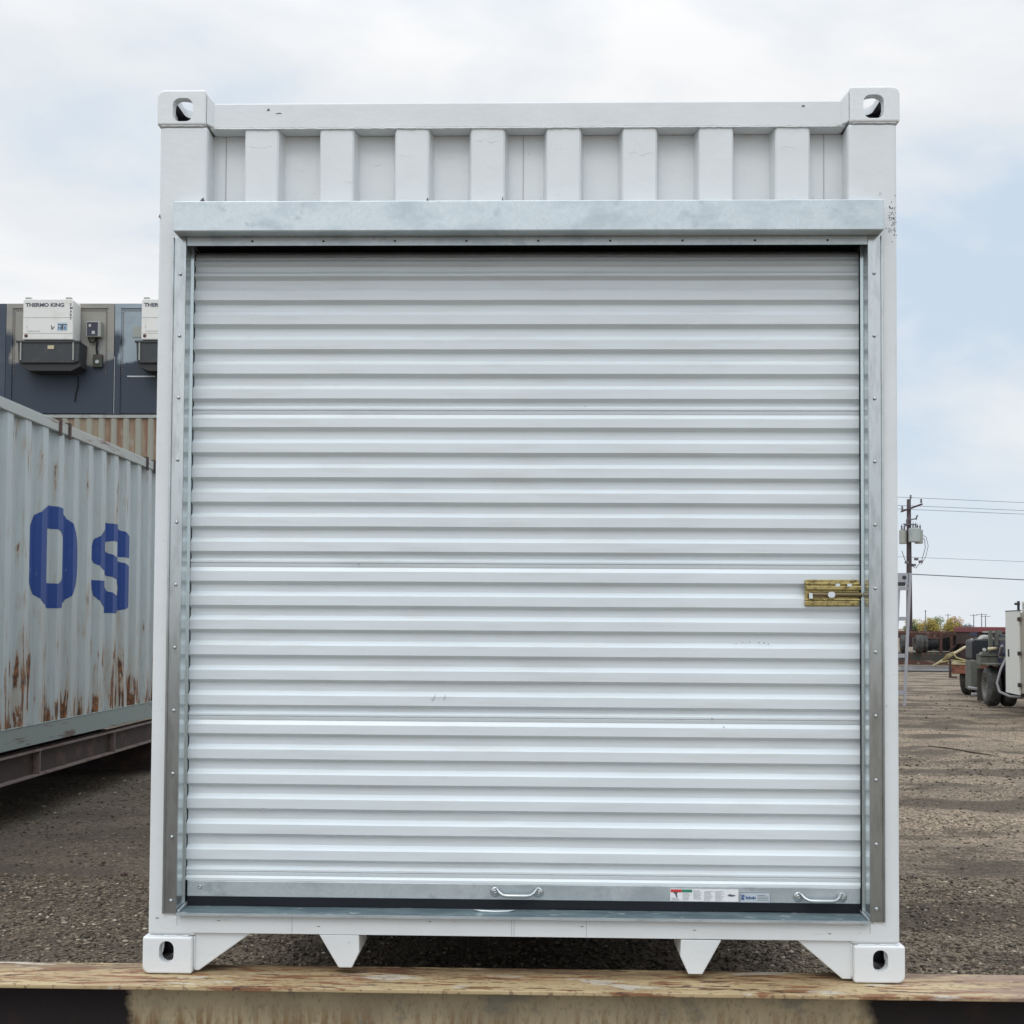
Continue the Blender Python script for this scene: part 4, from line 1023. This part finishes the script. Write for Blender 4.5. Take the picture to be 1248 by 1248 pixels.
MB().box(-.4, 5.0, .5, .62, 1.12, 1.36).box(-.4, 5.0, 2.1, 2.25, 1.12, 1.36).box(-.4, 3.4, .2, .3, 1.33, 1.41).build('frame_rail', M['redbrown'], uc)
MB().box(1.75, 1.84, .1, .2, .53, 1.38).box(1.0, 1.75, .12, .18, 1.10, 1.16).box(1.15, 1.35, .15, .25, 1.16, 1.33).box(1.5, 1.62, .15, .25, 1.16, 1.33).box(2.2, 2.3, .1, .2, .53, 1.36).box(2.75, 2.85, .1, .2, .53, 1.30).box(3.2, 3.3, .2, .3, .53, 1.38).build('upright', M['redbrown'], uc)
ax = MB().box(1.2, 1.7, .9, 1.8, .55, 1.1).box(2.0, 3.5, .8, 1.9, .55, 1.12)
ax.lathe([(-.3, .0001), (-.3, .2), (.5, .2), (.5, .0001)], (1.3, .6, .85), 0, 14).lathe([(-.2, .0001), (-.2, .16), (.3, .16), (.3, .0001)], (2.5, .5, .9), 0, 14)
ax.build('axle_group', M['dark'], uc)
MB().prism([(1.9, 1.12), (2.7, 1.3), (3.4, 1.5), (3.4, 1.38), (2.8, 1.18)], 1, .3, .5).prism([(2.1, .6), (2.2, .6), (3.0, 1.3), (2.9, 1.3)], 1, .0, .1).build('gooseneck', M['rusty'], uc)
rb = thing('trailer_bed', 'faded red trailer bed with a pale stripe, seen over the truck deck', 'trailer', (17.6, 39.5, GZ))
MB().box(.05, 6, 0, 2.4, 1.38, 1.60).build('bed_frame', M['red_bed'], rb, bevel=.02)
MB().box(.25, 1.0, -.012, -.001, 1.38, 1.42).box(1.3, 6, -.012, -.001, 1.38, 1.42).build('stripe', M['pale_stripe'], rb)
MB().box(.1, 5.8, .1, 2.3, .9, 1.375).box(.2, .5, .2, 2.2, 0, .9).box(5.0, 5.4, .2, 2.2, 0, .9).build('under_frame', M['rusty'], rb)
MB().box(-.15, .049, .0, .2, 1.25, 1.38).build('drawbar', M['navy'], rb)

# ------------------------------------------------------------------ FAR TREES AND POLES
LM = {}
for k, c1, c2 in (('yellow', (.42, .31, .06), (.24, .20, .05)), ('green', (.15, .19, .06), (.09, .12, .05)), ('orange', (.40, .18, .07), (.30, .20, .06)), ('grey', (.16, .19, .20), (.12, .15, .17))):
    LM[k] = mat('leaves_'+k, c1, .8, 0, [((1.2, 1.2, 1.2), 3, .4, .6, c2, 1.)])
M['bark'] = mat('bark', (.10, .085, .075), .9)
tr_rnd = random.Random(11)
def tree(x, y, h, wd, kind, label):
    t = thing('tree', label, 'tree', (x, y, GZ), group='autumn trees far across the yard')
    tb = MB().tube([(0, 0, 0), (.05, 0, h*.4), (-.03, 0, h*.85)], [.16, .11, .03], 6)
    for i in range(7):
        a = tr_rnd.uniform(0, 6.28); z = h*tr_rnd.uniform(.3, .7); l = wd*.4
        tb.tube([(0, 0, z), (l*math.cos(a), l*math.sin(a), z+h*.18)], [.05, .02], 5)
    tb.build('trunk', M['bark'], t)
    lb = MB(); blobs = [(tr_rnd.uniform(-.5, .5)*wd*.7, tr_rnd.uniform(-.5, .5)*wd*.7, h*tr_rnd.uniform(.28, .85), wd*tr_rnd.uniform(.14, .28)) for _ in range(16)]
    blobs += [(tr_rnd.uniform(-.5, .5)*wd*1.1, 0, h*tr_rnd.uniform(.12, .45), wd*.22) for _ in range(7)]
    blobs.append((0, 0, h*.93, wd*.12))
    for bx, by, bz, br_ in blobs:
        for _ in range(75):
            d = Vector((tr_rnd.gauss(0, 1), tr_rnd.gauss(0, 1), tr_rnd.gauss(0, 1))).normalized()*br_*tr_rnd.uniform(.55, 1.1)
            c = Vector((bx, by, bz))+Vector((d.x, d.y, d.z*1.15)); s = tr_rnd.uniform(.12, .24)
            u = Vector((tr_rnd.gauss(0, 1), tr_rnd.gauss(0, 1), tr_rnd.gauss(0, 1))).normalized(); v = u.orthogonal().normalized()
            lb.add([c-u*s, c-v*s*.7, c+u*s, c+v*s*.7], [(0, 1, 2, 3)])
    lb.build('crown', LM[kind], t)
for i, (x, h, wd, k, lb) in enumerate((
        (123.4, 3.0, 2.6, 'green', 'low greenish tree at the left end of the distant clump'),
        (125.4, 4.0, 3.4, 'yellow', 'yellow tree just right of the low greenish one'),
        (128.2, 4.3, 3.4, 'yellow', 'yellow tree standing right behind the thinnest left pole'),
        (130.6, 4.0, 3.0, 'yellow', 'yellow tree next to the tall green one'),
        (132.6, 5.0, 3.6, 'green', 'tall green tree in the middle of the clump'),
        (135.4, 4.5, 3.0, 'yellow', 'yellow-green tree between the green and the orange tree'),
        (137.5, 5.1, 3.2, 'orange', 'orange tree, the tallest, at the right of the clump'),
        (139.4, 3.4, 2.2, 'green', 'small tree trailing off at the right end of the clump'),
        (141.3, 2.3, 2.6, 'grey', 'grey-blue low bush right of the clump'))):
    tree(x, 350+3*math.sin(i*2.1), h*1.05, wd*1.6, k, lb)
def far_pole(x, y, z, arm, label):
    p = thing('utility_pole', label, 'utility pole', (x, y, GZ), group='thin poles on the horizon')
    MB().tube([(0, 0, 0), (0, 0, z)], [.16, .12], 6).build('pole_shaft', M['cable'], p)
    MB().box(-arm, arm, -.08, .08, z-.45, z-.30).build('crossarm', M['cable'], p)
for x, y, z, arm, lb in ((126.6, 346, 7.5, .35, 'thin pole rising out of the yellow trees'), (137.7, 356, 6.4, 1.0, 'thin pole just right of the orange tree top'),
                    (143.8, 350, 6.3, 1.2, 'leftmost of three thin poles over the red trailer bed'), (147.2, 352, 6.6, 1.8, 'middle and tallest of three thin poles over the red trailer bed'), (149.3, 354, 6.0, 1.6, 'rightmost of three thin poles over the red trailer bed')):
    far_pole(x, y, z, arm, lb)
# low far band of scrub on the horizon
